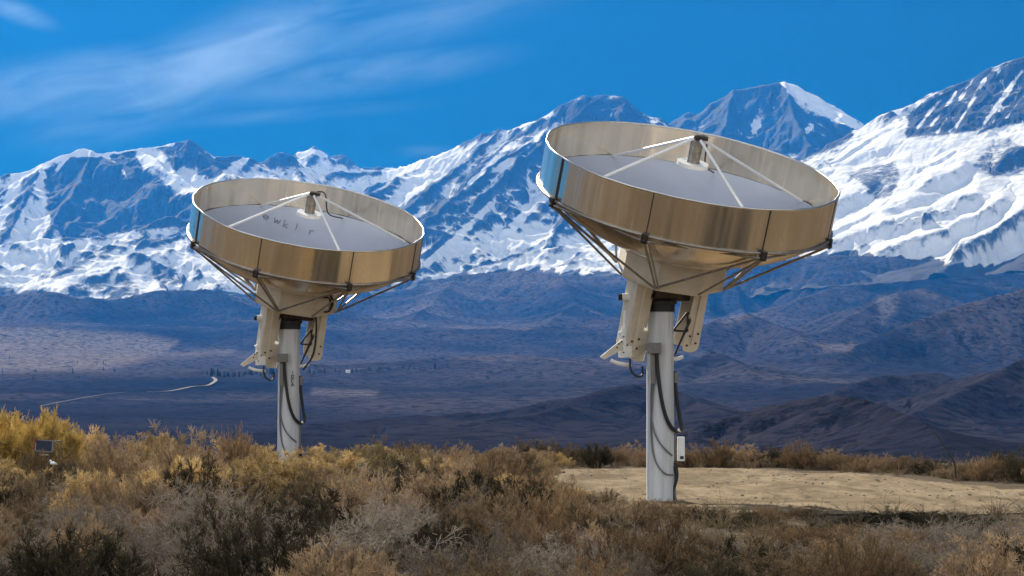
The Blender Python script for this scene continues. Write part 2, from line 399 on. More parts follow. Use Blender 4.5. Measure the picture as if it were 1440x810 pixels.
MOUNTS = [
 # skyline
 dict(pts=[(-330, 300, 13500), (-160, 285, 13300), (-60, 262, 13000), (0, 250, 13000), (40, 238, 13000), (75, 222, 13000), (105, 212, 13000), (145, 212, 13000), (175, 205, 13000), (200, 201, 13000), (235, 199, 13000), (265, 198, 13000), (280, 206, 13000), (300, 219, 13000), (330, 219, 13100), (365, 223, 13300), (395, 214, 13400), (415, 222, 13500)], slope=.62, fw=230.),
 dict(pts=[(395, 226, 15300), (420, 213, 15300), (440, 207, 15300), (462, 215, 15400), (480, 213, 15400), (505, 229, 15400), (540, 231, 15400), (600, 235, 15400)], slope=.6, fw=220.),
 dict(pts=[(395, 250, 13700), (450, 243, 13800), (545, 240, 13900), (580, 232, 13800), (610, 218, 13700), (640, 205, 13600), (680, 190, 13500), (700, 181, 13500), (712, 184, 13500), (735, 178, 13500), (765, 165, 13500), (785, 150, 13500), (805, 140, 13500), (818, 134, 13500), (832, 136, 13500), (845, 132, 13500), (862, 134, 13500), (880, 142, 13500), (905, 155, 13500), (920, 168, 13500), (950, 190, 13600), (1000, 215, 13700)], slope=.62, fw=210.),
 dict(pts=[(880, 200, 15000), (935, 173, 15000), (960, 161, 15000), (985, 152, 15000), (1003, 137, 15000), (1020, 130, 15000), (1032, 123, 15000), (1050, 123, 15000), (1070, 118, 15000), (1085, 115, 15000), (1103, 113, 15000), (1120, 119, 15000), (1150, 133, 15000), (1180, 151, 15000), (1205, 172, 15000), (1232, 178, 14900), (1260, 190, 14800)], slope=.70, fw=240.),
 dict(pts=[(1195, 205, 12900), (1215, 187, 12700), (1240, 175, 12500), (1270, 155, 12400), (1290, 140, 12400), (1320, 128, 12400), (1350, 115, 12400), (1380, 100, 12400), (1410, 88, 12400), (1440, 82, 12400), (1500, 70, 12400), (1560, 84, 12400), (1700, 130, 12600)], slope=.56, fw=200., flute=.2),
 # spurs, left massif
 dict(pts=[(60, 229, 13000), (38, 270, 12500), (14, 318, 12000), (-20, 360, 11400)], slope=.55, fw=150., flute=.3),
 dict(pts=[(130, 212, 13000), (112, 250, 12650), (80, 300, 12150), (50, 345, 11600)], slope=.60, fw=150., flute=.3),
 dict(pts=[(197, 202, 13000), (232, 236, 12650), (268, 258, 12400), (290, 268, 12200), (300, 300, 11800)], slope=.60, fw=150., flute=.25),
 dict(pts=[(268, 199, 13000), (300, 232, 12750), (330, 260, 12400), (370, 300, 11900)], slope=.55, fw=150., flute=.25),
 dict(pts=[(352, 222, 13200), (330, 242, 12900), (300, 262, 12500)], slope=.55, fw=150., flute=.25),
 dict(pts=[(410, 222, 13500), (430, 260, 12900), (470, 310, 12200), (480, 350, 11500)], slope=.55, fw=150., flute=.25),
 dict(pts=[(-120, 360, 11300), (0, 345, 11300), (60, 337, 11300), (130, 333, 11300), (200, 318, 11400), (240, 307, 11500), (285, 309, 11500), (340, 325, 11500), (420, 345, 11400), (500, 360, 11200)], slope=.36, fw=150., flute=.3, rough=18),
 dict(pts=[(60, 405, 10500), (100, 385, 10700), (160, 362, 10800), (220, 350, 10900), (262, 354, 10900), (310, 380, 10700), (370, 395, 10500)], slope=.34, fw=150., flute=.25, rough=10),
 # spurs, centre
 dict(pts=[(850, 133, 13500), (800, 168, 13200), (740, 214, 12700), (690, 262, 12200), (645, 310, 11700), (600, 352, 11100)], slope=.62, fw=130., flute=.42, rough=14),
 dict(pts=[(790, 148, 13500), (755, 195, 13000), (700, 225, 12600), (650, 265, 12100), (610, 300, 11600)], slope=.62, fw=130., flute=.42, rough=14),
 dict(pts=[(882, 143, 13500), (862, 205, 12900), (815, 275, 12200), (770, 340, 11500)], slope=.62, fw=130., flute=.42, rough=14),
 dict(pts=[(905, 155, 13500), (930, 230, 12800), (905, 300, 12000), (870, 350, 11300)], slope=.60, fw=130., flute=.42, rough=14),
 dict(pts=[(702, 181, 13500), (655, 226, 13100), (605, 262, 12500), (560, 300, 11900), (530, 345, 11300)], slope=.58, fw=130., flute=.36, rough=14),
 dict(pts=[(610, 218, 13700), (560, 248, 13200), (520, 272, 12700), (500, 300, 12200)], slope=.50, fw=150., flute=.3),
 dict(pts=[(500, 398, 10300), (560, 392, 10500), (640, 380, 10700), (720, 362, 10900), (790, 345, 11000), (870, 352, 10900), (940, 370, 10700)], slope=.34, fw=140., flute=.3, rough=14),
 # spurs, far peak
 dict(pts=[(1103, 113, 15000), (1118, 165, 14500), (1140, 200, 14100), (1120, 250, 13500)], slope=.66, fw=150., flute=.35, rough=16),
 dict(pts=[(1032, 123, 15000), (1020, 170, 14500), (1000, 225, 13800), (980, 280, 13000)], slope=.66, fw=150., flute=.35, rough=16),
 # spurs, right
 dict(pts=[(1268, 156, 12400), (1225, 200, 12000), (1180, 255, 11500), (1150, 310, 11000), (1130, 350, 10600)], slope=.42, fw=170., flute=.2),
 dict(pts=[(1520, 190, 11400), (1440, 178, 11500), (1415, 176, 11500), (1385, 192, 11400), (1345, 215, 11200), (1300, 245, 11000), (1260, 285, 10700), (1225, 320, 10400)], slope=.46, fw=150., flute=.26),
 dict(pts=[(1415, 177, 11500), (1420, 215, 11200), (1400, 255, 10900), (1360, 290, 10600)], slope=.46, fw=130., flute=.26),
 dict(pts=[(1600, 245, 10700), (1440, 262, 10600), (1380, 276, 10500), (1310, 300, 10400), (1250, 325, 10300), (1200, 352, 10100)], slope=.36, fw=180., flute=.16),
 dict(pts=[(1560, 300, 10300), (1440, 315, 10200), (1370, 330, 10100), (1290, 350, 10000)], slope=.32, fw=150., flute=.16),
]
for m_ in MOUNTS:
    m_.setdefault('flute', .3); m_.setdefault('rough', 10.); m_['ref'] = 500.; m_['pow'] = .86; m_['blend'] = 14.


# materials --------------------------------------------------------------
def new_mat(name):
    m = bpy.data.materials.new(name); m.use_nodes = True
    t = NT(m.node_tree); t.n.clear()
    out = t.add('ShaderNodeOutputMaterial')
    bs = t.add('ShaderNodeBsdfPrincipled')
    t.l.new(bs.outputs[0], out.inputs['Surface'])
    return m, t, bs
def setc(t, bs, c):
    if isinstance(c, bpy.types.NodeSocket): t.l.new(c, bs.inputs['Base Color'])
    else: bs.inputs['Base Color'].default_value = (*c, 1)

def mat_mountain():
    m, t, bs = new_mat("snow_and_rock")
    geo = t.add('ShaderNodeNewGeometry'); pos = geo.outputs['Position']
    rock = t.add('ShaderNodeAttribute', attribute_name='rock').outputs['Fac']
    low = t.add('ShaderNodeAttribute', attribute_name='bare').outputs['Fac']
    nA = t.noise(pos, 1/42., 6, .7)
    rk = t.math('ADD', rock, t.math('MULTIPLY', t.math('SUBTRACT', nA, .5), .62))
    f = t.step(rk, .33, .66)
    nB = t.noise(t.mapping(pos, scale=(1/13., 1/13., 1/38.)), 1.0, 6, .72, .3)
    rk = t.math('ADD', rk, t.math('MULTIPLY', t.math('SUBTRACT', nB, .5), .55))
    f = t.step(rk, .32, .66)
    rockc = t.mix(t.step(nB, .3, .7), (.012, .015, .021), (.070, .078, .095))
    rockc = t.mix(t.step(rock, .55, 1.0), rockc, t.mix(t.step(nB, .35, .65), (.007, .009, .013), (.035, .04, .05)))
    c = t.mix(f, t.mix(t.step(nA, .3, .7), (.67, .68, .70), (.56, .58, .62)), rockc)
    lowf = t.step(t.math('ADD', low, t.math('MULTIPLY', t.math('SUBTRACT', t.noise(pos, 1/90., 5, .6), .5), .8)), .42, .6)
    c = t.mix(lowf, c, t.mix(t.noise(pos, 1/120., 4), (.022, .024, .03), (.05, .045, .047)))
    setc(t, bs, c)
    bs.inputs['Roughness'].default_value = .9
    bs.inputs['Specular IOR Level'].default_value = .08
    bp = t.add('ShaderNodeBump', ins={'Strength': .6, 'Distance': 14.0, 'Height': t.noise(pos, 1/40., 5, .6)})
    t.l.new(bp.outputs[0], bs.inputs['Normal'])
    return m

def mat_hills():
    m, t, bs = new_mat("sage_hills")
    geo = t.add('ShaderNodeNewGeometry'); pos = geo.outputs['Position']
    pale = t.add('ShaderNodeAttribute', attribute_name='pale').outputs['Fac']
    n_big = t.noise(t.mapping(pos, scale=(1/900., 1/1500., 1/400.)), 1.0, 5, .6)
    n_sm = t.noise(pos, 1/16., 6, .7)
    streak = t.noise(t.mapping(pos, scale=(1/1500., 1/420., 1/200.)), 1.0, 6, .6, .5)
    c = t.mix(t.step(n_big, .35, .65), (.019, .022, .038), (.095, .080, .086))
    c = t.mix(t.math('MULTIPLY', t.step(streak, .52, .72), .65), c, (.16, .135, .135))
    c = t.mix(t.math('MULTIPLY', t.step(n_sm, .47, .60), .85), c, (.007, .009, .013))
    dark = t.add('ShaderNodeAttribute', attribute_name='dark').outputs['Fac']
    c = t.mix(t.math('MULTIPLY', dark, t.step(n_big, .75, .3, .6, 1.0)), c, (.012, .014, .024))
    c = t.mix(t.math('MULTIPLY', pale, t.step(n_sm, .7, .35)), c, (.26, .22, .205))
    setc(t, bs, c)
    bs.inputs['Roughness'].default_value = .95
    bs.inputs['Specular IOR Level'].default_value = 0.0
    bp = t.add('ShaderNodeBump', ins={'Strength': 1.0, 'Distance': 9.0, 'Height': t.noise(pos, 1/22., 5, .62)})
    t.l.new(bp.outputs[0], bs.inputs['Normal'])
    return m

# hills and valley sheet (in front of the camera)
rs = np.concatenate([np.geomspace(86, 900, 90)[:-1], np.geomspace(900, 6000, 330)[:-1], np.geomspace(6000, 10800, 260)])
NA = 760
HX, HY = polar(-19, 19, NA, rs)
HZ, ht, hd = ridge_field(HX, HY, base_z(HX, HY), HILLS, 3)
HZ = HZ + np.interp(np.hypot(HX, HY), [500, 1500, 8000], [0, 1.2, 6])*fbm(HX/60, HY/60, 3, 77)
HZ, HA = erode(HX, HY, HZ, .11, .42, 7, 2, .02)
hpx, hpy = to_px(HX, HY, HZ)
hrel = HZ-boxblur(HZ, 7, 7)
pale = np.zeros_like(HX)
for poly, wt in (([(-200, 462), (60, 460), (200, 470), (250, 480), (230, 500), (150, 520), (-200, 525)], .6),
                 ([(1230, 420), (1265, 410), (1258, 440), (1240, 455)], .55),
                 ([(1010, 452), (1045, 436), (1060, 446), (1020, 460)], .5),
                 ([(1150, 486), (1200, 484), (1195, 494), (1155, 494)], .5),
                 ([(440, 548), (530, 551), (525, 556), (440, 553)], .6),
                 ([(220, 495), (330, 490), (330, 496), (230, 503)], .5)):
    pale = np.maximum(pale, wt*poly_mask(hpx, hpy, poly, 7))
M_HILLS = mat_hills()
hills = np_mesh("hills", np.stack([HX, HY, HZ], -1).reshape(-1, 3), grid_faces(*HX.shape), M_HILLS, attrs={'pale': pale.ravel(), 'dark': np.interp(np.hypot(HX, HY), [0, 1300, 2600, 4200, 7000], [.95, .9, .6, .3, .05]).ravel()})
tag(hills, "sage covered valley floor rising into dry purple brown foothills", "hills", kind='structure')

def valley_hit(px, py):
    """first point of the hills sheet seen at this pixel"""
    d = px_dir(px, py); az = math.degrees(math.atan2(d[0], d[1]))
    j = int(round((az+19)/38*(NA-1)))
    yy = hpy[:, j]
    i = int(np.argmax(yy <= py))
    return Vector((HX[i, j], HY[i, j], HZ[i, j]))

# mountains
NM = 1150
rm = np.concatenate([np.linspace(9200, 13600, 430)[:-1], np.linspace(13600, 16600, 170)])
MX, MY = polar(-17, 17, NM, rm)
MZ, mt, md = ridge_field(MX, MY, base_z(MX, MY)-40, MOUNTS, 41)
rad = np.hypot(MX, MY)
mpx, mpy = to_px(MX, MY, MZ)
calm = 1-.6*poly_mask(mpx, mpy, [(1290, 175), (1230, 180), (1160, 240), (1130, 330), (1130, 420), (1700, 420), (1700, 150), (1440, 175), (1390, 190)], 14)
MZ = MZ + ((ridged(MX/420, MY/420, 5, 301)-1.0)*26 + fbm(MX/110, MY/110, 4, 320)*9)*calm
mpx, mpy = to_px(MX, MY, MZ)
for line, amp, wd in (([(1150, 362), (1200, 345), (1240, 330), (1285, 314), (1330, 302), (1390, 285)], 24, 26), ([(1215, 366), (1270, 352), (1310, 342), (1345, 325), (1385, 308), (1425, 292)], 26, 26),
                      ([(1330, 376), (1385, 352), (1420, 330), (1460, 308)], 40, 34), ([(1160, 300), (1200, 282), (1240, 268)], 16, 20), ([(1290, 270), (1330, 255), (1372, 240)], 18, 22), ([(1185, 232), (1230, 216), (1270, 205)], 14, 18),
                      ([(1240, 300), (1290, 288), (1330, 272)], 14, 18), ([(1400, 236), (1440, 222), (1480, 215)], 22, 22)):
    xs_, ys_ = zip(*line); ly = np.interp(mpx, xs_, ys_) + 3*pnoise(mpx/22, mpx*0, 8)
    ends = sstep(mpx, xs_[0]-5, xs_[0]+22)*sstep(mpx, xs_[-1]+5, xs_[-1]-22)*(rad < 12400)
    sd_ = ly-mpy
    MZ = MZ + 1.5*amp*np.tanh(sd_/3.)*np.exp(-(sd_/wd)**2)*ends
MZ, MA = erode(MX, MY, MZ, (.055*(1-.72*(1-calm)/.6)).ravel(), .42, 9, 2, .012)
mpx, mpy = to_px(MX, MY, MZ)
rock = np.full(MX.shape, .10)
rel1 = (MZ-boxblur(MZ, 3, 7))/9.0; rel2 = (MZ-boxblur(MZ, 10, 24))/26.0
relief = np.clip(rel1, -1.6, 1.6)*.5+np.clip(rel2, -1.6, 1.6)*.6
dx = np.gradient(MZ, axis=0)/np.gradient(rad, axis=0)
aw = np.gradient(MX, axis=1); dxa = np.gradient(MZ, axis=1)/np.maximum(np.abs(aw), .1)
steep = np.hypot(dx, dxa)
rock = rock + .24*sstep(steep, .5, 1.1)
streakn = fbm((mpx*.8+mpy*.75)/16., (mpx*.6-mpy*.8)/75., 4, 500)       # gully direction, falling to the left
fluten = fbm(mt/70., md/420., 4, 520)
for poly, wt, soft in (  # bare stone; on the blue faces the mask paints in their shade too
        ([(-80, 275), (0, 262), (55, 240), (45, 280), (10, 330), (-80, 350)], .30, 8),
        ([(62, 238), (110, 222), (185, 212), (205, 240), (235, 262), (285, 292), (278, 312), (215, 318), (150, 330), (90, 335), (70, 300)], .85, 7),
        ([(225, 208), (270, 202), (300, 222), (335, 222), (300, 252), (255, 236)], .6, 5),
        ([(335, 228), (410, 218), (425, 235), (400, 250), (360, 245), (300, 290), (285, 275)], .26, 5),
        ([(400, 225), (418, 213), (425, 225)], .4, 3), ([(455, 216), (480, 214), (500, 230), (470, 232)], .35, 3), ([(505, 230), (545, 232), (545, 238), (505, 238)], .3, 2),
        ([(120, 352), (200, 330), (280, 318), (280, 336), (200, 350), (130, 375), (60, 392)], .34, 6),
        ([(195, 385), (215, 372), (245, 372), (262, 392), (235, 402)], .42, 5),
        ([(100, 400), (150, 386), (195, 395), (200, 418), (90, 420)], .42, 5),
        ([(400, 258), (480, 255), (560, 255), (560, 275), (480, 320), (420, 300)], .24, 8),
        ([(560, 300), (600, 265), (660, 225), (720, 190), (790, 152), (840, 138), (880, 146), (915, 168), (930, 200), (910, 330), (820, 330), (760, 320), (700, 320), (640, 340), (590, 350)], .42, 10),
        ([(780, 158), (830, 138), (880, 146), (915, 168), (900, 190), (800, 180)], .45, 5),
        ([(690, 185), (720, 184), (700, 200), (660, 215)], .2, 4),
        ([(940, 175), (965, 162), (1030, 127), (1095, 116), (1112, 140), (1128, 150), (1185, 178), (1200, 190), (1150, 215), (1050, 225), (950, 200)], .75, 6),
        ([(1000, 200), (1190, 190), (1150, 220), (1100, 240), (1000, 230)], .2, 8),
        ([(1278, 160), (1300, 142), (1360, 116), (1440, 88), (1560, 80), (1560, 200), (1440, 172), (1390, 182), (1330, 192), (1272, 196)], .62, 6),
        ([(1185, 245), (1215, 232), (1262, 226), (1268, 252), (1255, 275), (1232, 285), (1215, 262)], .52, 5),
        ([(1365, 232), (1390, 205), (1418, 192), (1440, 205), (1500, 220), (1500, 262), (1440, 250), (1385, 250)], .5, 6),
        ([(600, 372), (700, 350), (780, 345), (700, 372), (620, 388)], .22, 6)):
    rock = rock + wt*poly_mask(mpx, mpy, poly, soft)
for line, wd, wt in (([(200, 212), (228, 236), (262, 254), (290, 266)], 7, .6), ([(345, 224), (322, 246), (292, 264)], 6, .5), ([(30, 240), (12, 285), (-10, 330)], 7, .4), ([(60, 245), (40, 285), (20, 330)], 5, .35),
                     ([(1345, 130), (1310, 175)], 2.17, 0.51), ([(1385, 112), (1345, 178)], 2.48, 0.51), ([(1425, 118), (1385, 172)], 3.10, 0.51), ([(1360, 160), (1335, 185)], 1.86, 0.42), ([(1322, 140), (1290, 180)], 1.86, 0.42), ([(1440, 135), (1415, 165)], 2.48, 0.42),
                     ([(1368, 112), (1350, 140)], 1.8, .45), ([(1405, 100), (1392, 128)], 2., .45), ([(1372, 138), (1352, 168)], 1.6, .4), ([(1438, 100), (1412, 132)], 2.2, .45), ([(1335, 160), (1318, 186)], 1.6, .4), ([(1408, 150), (1396, 172)], 1.8, .4), ([(1105, 118), (1150, 142), (1200, 174)], 8, .9), ([(70, 224), (104, 215), (150, 215), (198, 205), (242, 202)], 5, .9), ([(20, 246), (60, 232)], 5, .7), ([(150, 220), (172, 238), (178, 252)], 3, .6), ([(95, 222), (80, 240)], 3, .6), ([(420, 216), (440, 212), (460, 219)], 5, .8), ([(545, 243), (600, 227), (640, 210)], 7, .8), ([(1110, 126), (1145, 147), (1190, 170)], 5, .6), ([(1050, 172), (1068, 176), (1060, 186)], 4, .6), ([(1140, 178), (1130, 188)], 4, .6),
                     ([(720, 205), (680, 240), (650, 268)], 5, .45), ([(780, 175), (730, 215), (705, 235)], 5, .45), ([(735, 222), (690, 240), (640, 262)], 5, .45), ([(860, 160), (830, 200), (760, 260)], 5, .4), ([(800, 250), (740, 300), (700, 340)], 6, .4), ([(690, 290), (640, 340), (600, 370)], 6, .4), ([(870, 220), (840, 270), (800, 320)], 6, .4), ([(640, 225), (600, 250), (560, 285)], 5, .3)):
    dl = np.full(MX.shape, 1e9)
    for (x1, y1), (x2, y2) in zip(line[:-1], line[1:]):
        t_ = np.clip(((mpx-x1)*(x2-x1)+(mpy-y1)*(y2-y1))/((x2-x1)**2+(y2-y1)**2), 0, 1)
        dl = np.minimum(dl, np.hypot(mpx-x1-t_*(x2-x1), mpy-y1-t_*(y2-y1)))
    rock = rock - wt*sstep(dl + 2.5*streakn, wd*1.25, wd*.45)
rock = rock + (.14*streakn + .10*fluten + .30*relief)*(.35+.65*calm) - .10*(1-calm)
snowline = np.interp(mpx, [-100, 60, 120, 190, 300, 380, 460, 520, 600, 660, 740, 900, 1050, 1180, 1300, 1380, 1440, 1600], [405, 410, 420, 420, 408, 418, 412, 408, 392, 386, 380, 386, 372, 356, 366, 376, 360, 370])
bare = sstep(mpy - snowline + 7*streakn, -14, 10)
bare = np.where(rad < 11800, bare, 0)
M_MTN = mat_mountain()
mtn = np_mesh("mountain_terrain", np.stack([MX, MY, MZ], -1).reshape(-1, 3), grid_faces(*MX.shape), M_MTN, attrs={'rock': rock.ravel(), 'bare': bare.ravel()})
tag(mtn, "snow covered mountain range under the blue sky", "mountains", kind='structure')
del MX, MY, MZ, mpx, mpy, rock, mt, md, streakn, fluten, rad

# foreground plateau: one sheet around the camera, and the wide valley plain beyond it
def mat_ground():
    m, t, bs = new_mat("dry_soil")
    geo = t.add('ShaderNodeNewGeometry'); pos = geo.outputs['Position']
    c = t.mix(t.noise(pos, .7, 5, .6), (.075, .058, .042), (.15, .118, .085))
    c = t.mix(t.step(t.noise(pos, 9, 4, .7), .5, .75), c, (.05, .04, .03))
    setc(t, bs, c); bs.inputs['Roughness'].default_value = .95; bs.inputs['Specular IOR Level'].default_value = .02
    bp = t.add('ShaderNodeBump', ins={'Strength': .8, 'Distance': .05, 'Height': t.noise(pos, 12, 5, .65)})
    t.l.new(bp.outputs[0], bs.inputs['Normal'])
    return m
def mat_pad():
    m, t, bs = new_mat("bare_dirt")
    geo = t.add('ShaderNodeNewGeometry'); pos = geo.outputs['Position']
    st = t.noise(t.mapping(pos, scale=(.9, .30, 1)), 1.0, 7, .72, .8)
    c = t.mix(t.step(st, .36, .66), (.155, .117, .074), (.30, .232, .15))
    fine = t.noise(t.mapping(pos, scale=(4.0, .9, 3)), 1.0, 6, .75, .5)
    c = t.mix(t.math('MULTIPLY', t.step(fine, .52, .64), .85), c, (.115, .09, .062))
    c = t.mix(t.math('MULTIPLY', t.step(t.noise(t.mapping(pos, scale=(7, 1.8, 7)), 1.0, 5, .7), .56, .68), .4), c, (.36, .295, .205))
    setc(t, bs, c); bs.inputs['Roughness'].default_value = .95; bs.inputs['Specular IOR Level'].default_value = .02
    bp = t.add('ShaderNodeBump', ins={'Strength': .9, 'Distance': .06, 'Height': t.noise(t.mapping(pos, scale=(3, 5, 3)), 1.5, 6, .7)})
    t.l.new(bp.outputs[0], bs.inputs['Normal'])
    return m
M_SOIL, M_PAD = mat_ground(), mat_pad()
def ground_z(x, y):
    return base_z(np.asarray(x, float), np.asarray(y, float)) + .07*fbm(np.asarray(x, float)/3.1, np.asarray(y, float)/3.1, 3, 9)*sstep(np.hypot(x, y), 2, 8)
gr = np.concatenate([np.linspace(.3, 16, 16)[:-1], np.linspace(16, 62, 150)[:-1], np.linspace(62, 130, 30)[:-1], np.geomspace(130, 17500, 40)])
ga = np.linspace(-math.pi, math.pi, 361)
GA, GR = np.meshgrid(ga, gr); GX, GY = GR*np.sin(GA), GR*np.cos(GA)
GZ = ground_z(GX, GY)
infront = (np.abs(np.degrees(GA)) < 18.5)
GZ = np.where(infront & (GR > 92), GZ - np.interp(GR, [92, 300, 2000, 17500], [0, 8, 45, 250]), GZ)   # runs under the hills sheet
ground = np_mesh("ground", np.stack([GX, GY, GZ], -1).reshape(-1, 3), grid_faces(*GX.shape), M_SOIL)
tag(ground, "dry soil plateau under the scrub", "ground", kind='structure')

def ground_pt(px, py):
    """point of the flat plateau seen at a pixel"""
    d = px_dir(px, py); r = -EYE/d[2]
    return np.array([d[0]*r, d[1]*r])
pad_px = [(770, 668), (800, 660), (870, 657), (960, 657), (1060, 660), (1180, 665), (1300, 674), (1440, 684), (1600, 694), (1640, 720), (1560, 724), (1440, 718), (1330, 724), (1240, 722), (1150, 726), (1060, 722), (990, 722), (900, 712), (830, 700), (790, 690)]
PADP = [tuple(ground_pt(*p)) for p in pad_px]
def pad_mask(x, y, soft=.6):
    return poly_mask(np.asarray(x, float), np.asarray(y, float), PADP, soft)
xs = np.linspace(0, 16, 180); ys = np.linspace(30, 60, 200)
PX, PY = np.meshgrid(xs, ys)
pm = pad_mask(PX, PY, .5) + .25*fbm(PX/1.2, PY/1.2, 4, 60)
# sit the sheet on the ground sheet it was sampled from (bilinear in the polar grid)
def sheet_z(x, y):
    x = np.asarray(x, float); y = np.asarray(y, float)
    r = np.hypot(x, y); a = np.arctan2(x, y)
    i = np.clip(np.searchsorted(gr, r)-1, 0, len(gr)-2); fi = (r-gr[i])/(gr[i+1]-gr[i])
    ja = (a+math.pi)/(2*math.pi)*360; j = np.clip(np.floor(ja).astype(int), 0, 359); fj = ja-j
    z = GZ[i, j]*(1-fi)*(1-fj)+GZ[i+1, j]*fi*(1-fj)+GZ[i, j+1]*(1-fi)*fj+GZ[i+1, j+1]*fi*fj
    return z
PZ_ = sheet_z(PX, PY) + .022 + .012*fbm(PX*2, PY*2, 3, 66)
f = grid_faces(*PX.shape); keep = (pm.ravel()[f].min(1) > .5)
f = f[keep]; used, inv = np.unique(f, return_inverse=True)
dirt = np_mesh("dirt_ground", np.stack([PX, PY, PZ_], -1).reshape(-1, 3)[used], inv.reshape(-1, 4), M_PAD)
tag(dirt, "bare pale tan dirt clearing behind the near antenna post", "ground", kind='structure')


# ---------------------------------------------------------------- object materials
def simple(name, c, rough=.6, metal=0.0, spec=.3, var=0.0, scale=6.0, bump=0.0):
    m, t, bs = new_mat(name)
    tcn = t.add('ShaderNodeTexCoord'); p = tcn.outputs['Object']
    if var:
        lo = tuple(x*(1-var) for x in c); hi = tuple(min(1, x*(1+var*.6)) for x in c)
        setc(t, bs, t.mix(t.step(t.noise(p, scale, 5, .6), .3, .7), lo, hi))
    else: setc(t, bs, c)
    bs.inputs['Roughness'].default_value = rough; bs.inputs['Metallic'].default_value = metal
    bs.inputs['Specular IOR Level'].default_value = spec
    if bump:
        bp = t.add('ShaderNodeBump', ins={'Strength': bump, 'Distance': .01, 'Height': t.noise(p, scale*2, 4)})
        t.l.new(bp.outputs[0], bs.inputs['Normal'])
    return m
M_POST, t_, b_ = new_mat("galvanised_grey_paint")
p_ = t_.add('ShaderNodeTexCoord').outputs['Object']
c_ = t_.mix(t_.step(t_.noise(t_.mapping(p_, scale=(9, 9, .7)), 1.0, 6, .65), .35, .70), (.62, .64, .67), (.47, .48, .49))
c_ = t_.mix(t_.step(t_.noise(t_.mapping(p_, scale=(14, 14, 1.6)), 1.0, 5, .7, .5), .60, .74), c_, (.33, .30, .26))
setc(t_, b_, c_); b_.inputs['Roughness'].default_value = .5
M_BEIGE = simple("beige_paint", (.68, .61, .50), .5, 0, .4, .10, 4.0)
M_WHITE = simple("white_paint", (.82, .82, .80), .45, 0, .4, .05, 8.0)
M_BLACK = simple("black_rubber", (.018, .018, .02), .5, 0, .4)
M_GREYCABLE = simple("grey_cable", (.16, .16, .165), .55, 0, .3)
M_GREYBOX = simple("grey_enclosure", (.20, .19, .18), .55, .1, .4, .12, 9.0)
M_DARKMETAL = simple("dark_gear_steel", (.055, .045, .04), .5, .5, .4, .4, 11.0)
M_STEEL = simple("strut_steel", (.33, .30, .27), .40, .7, .4, .25, 8.0)
M_HORN = simple("dull_horn_metal", (.36, .34, .31), .35, .8, .4, .3, 12.0)
M_LEG = simple("white_strut", (.78, .79, .80), .35, .1, .4, .06, 9.0)
M_SEAM = simple("dark_seam", (.05, .042, .035), .6, .3, .3)
M_BRIGHT = simple("bare_aluminium", (.78, .76, .72), .32, .9, .5, .08, 12.0)
def mat_brushed(name, c, rough, metal=.92, bump=.22):
    """sheet metal brushed along its short side: streaks run from rim to ring"""
    m, t, bs = new_mat(name)
    ang = t.add('ShaderNodeAttribute', attribute_name='arc').outputs['Fac']
    dep = t.add('ShaderNodeAttribute', attribute_name='deep').outputs['Fac']
    cv = t.add('ShaderNodeCombineXYZ', ins={0: t.math('MULTIPLY', ang, 9.0), 1: t.math('MULTIPLY', dep, .35), 2: 0.0})
    s1 = t.noise(cv.outputs[0], 1.0, 7, .62)
    cv2 = t.add('ShaderNodeCombineXYZ', ins={0: t.math('MULTIPLY', ang, 2.2), 1: t.math('MULTIPLY', dep, .5), 2: 3.0})
    s2 = t.noise(cv2.outputs[0], 1.0, 3, .5)
    k = t.math('ADD', t.math('MULTIPLY', s1, .5), t.math('MULTIPLY', s2, .5))
    setc(t, bs, t.mix(t.step(k, .32, .68), tuple(x*.80 for x in c), tuple(min(1, x*1.06) for x in c)))
    t.l.new(t.step(s1, .25, .75, rough*.75, rough*1.25), bs.inputs['Roughness'])
    bs.inputs['Metallic'].default_value = metal
    bp = t.add('ShaderNodeBump', ins={'Strength': bump, 'Distance': .03, 'Height': k})
    t.l.new(bp.outputs[0], bs.inputs['Normal'])
    return m
M_SHEET = mat_brushed("brushed_sheet_metal", (.92, .80, .62), .23)
M_BOWL = mat_brushed("spun_dish_metal", (.76, .63, .46), .22, bump=.02)
M_REFL = simple("dish_reflector_face", (.50, .54, .64), .55, .55, .5, .05, 1.5)
M_SMUDGE = simple("faded_dark_lettering", (.13, .13, .15), .7, .0, .2)

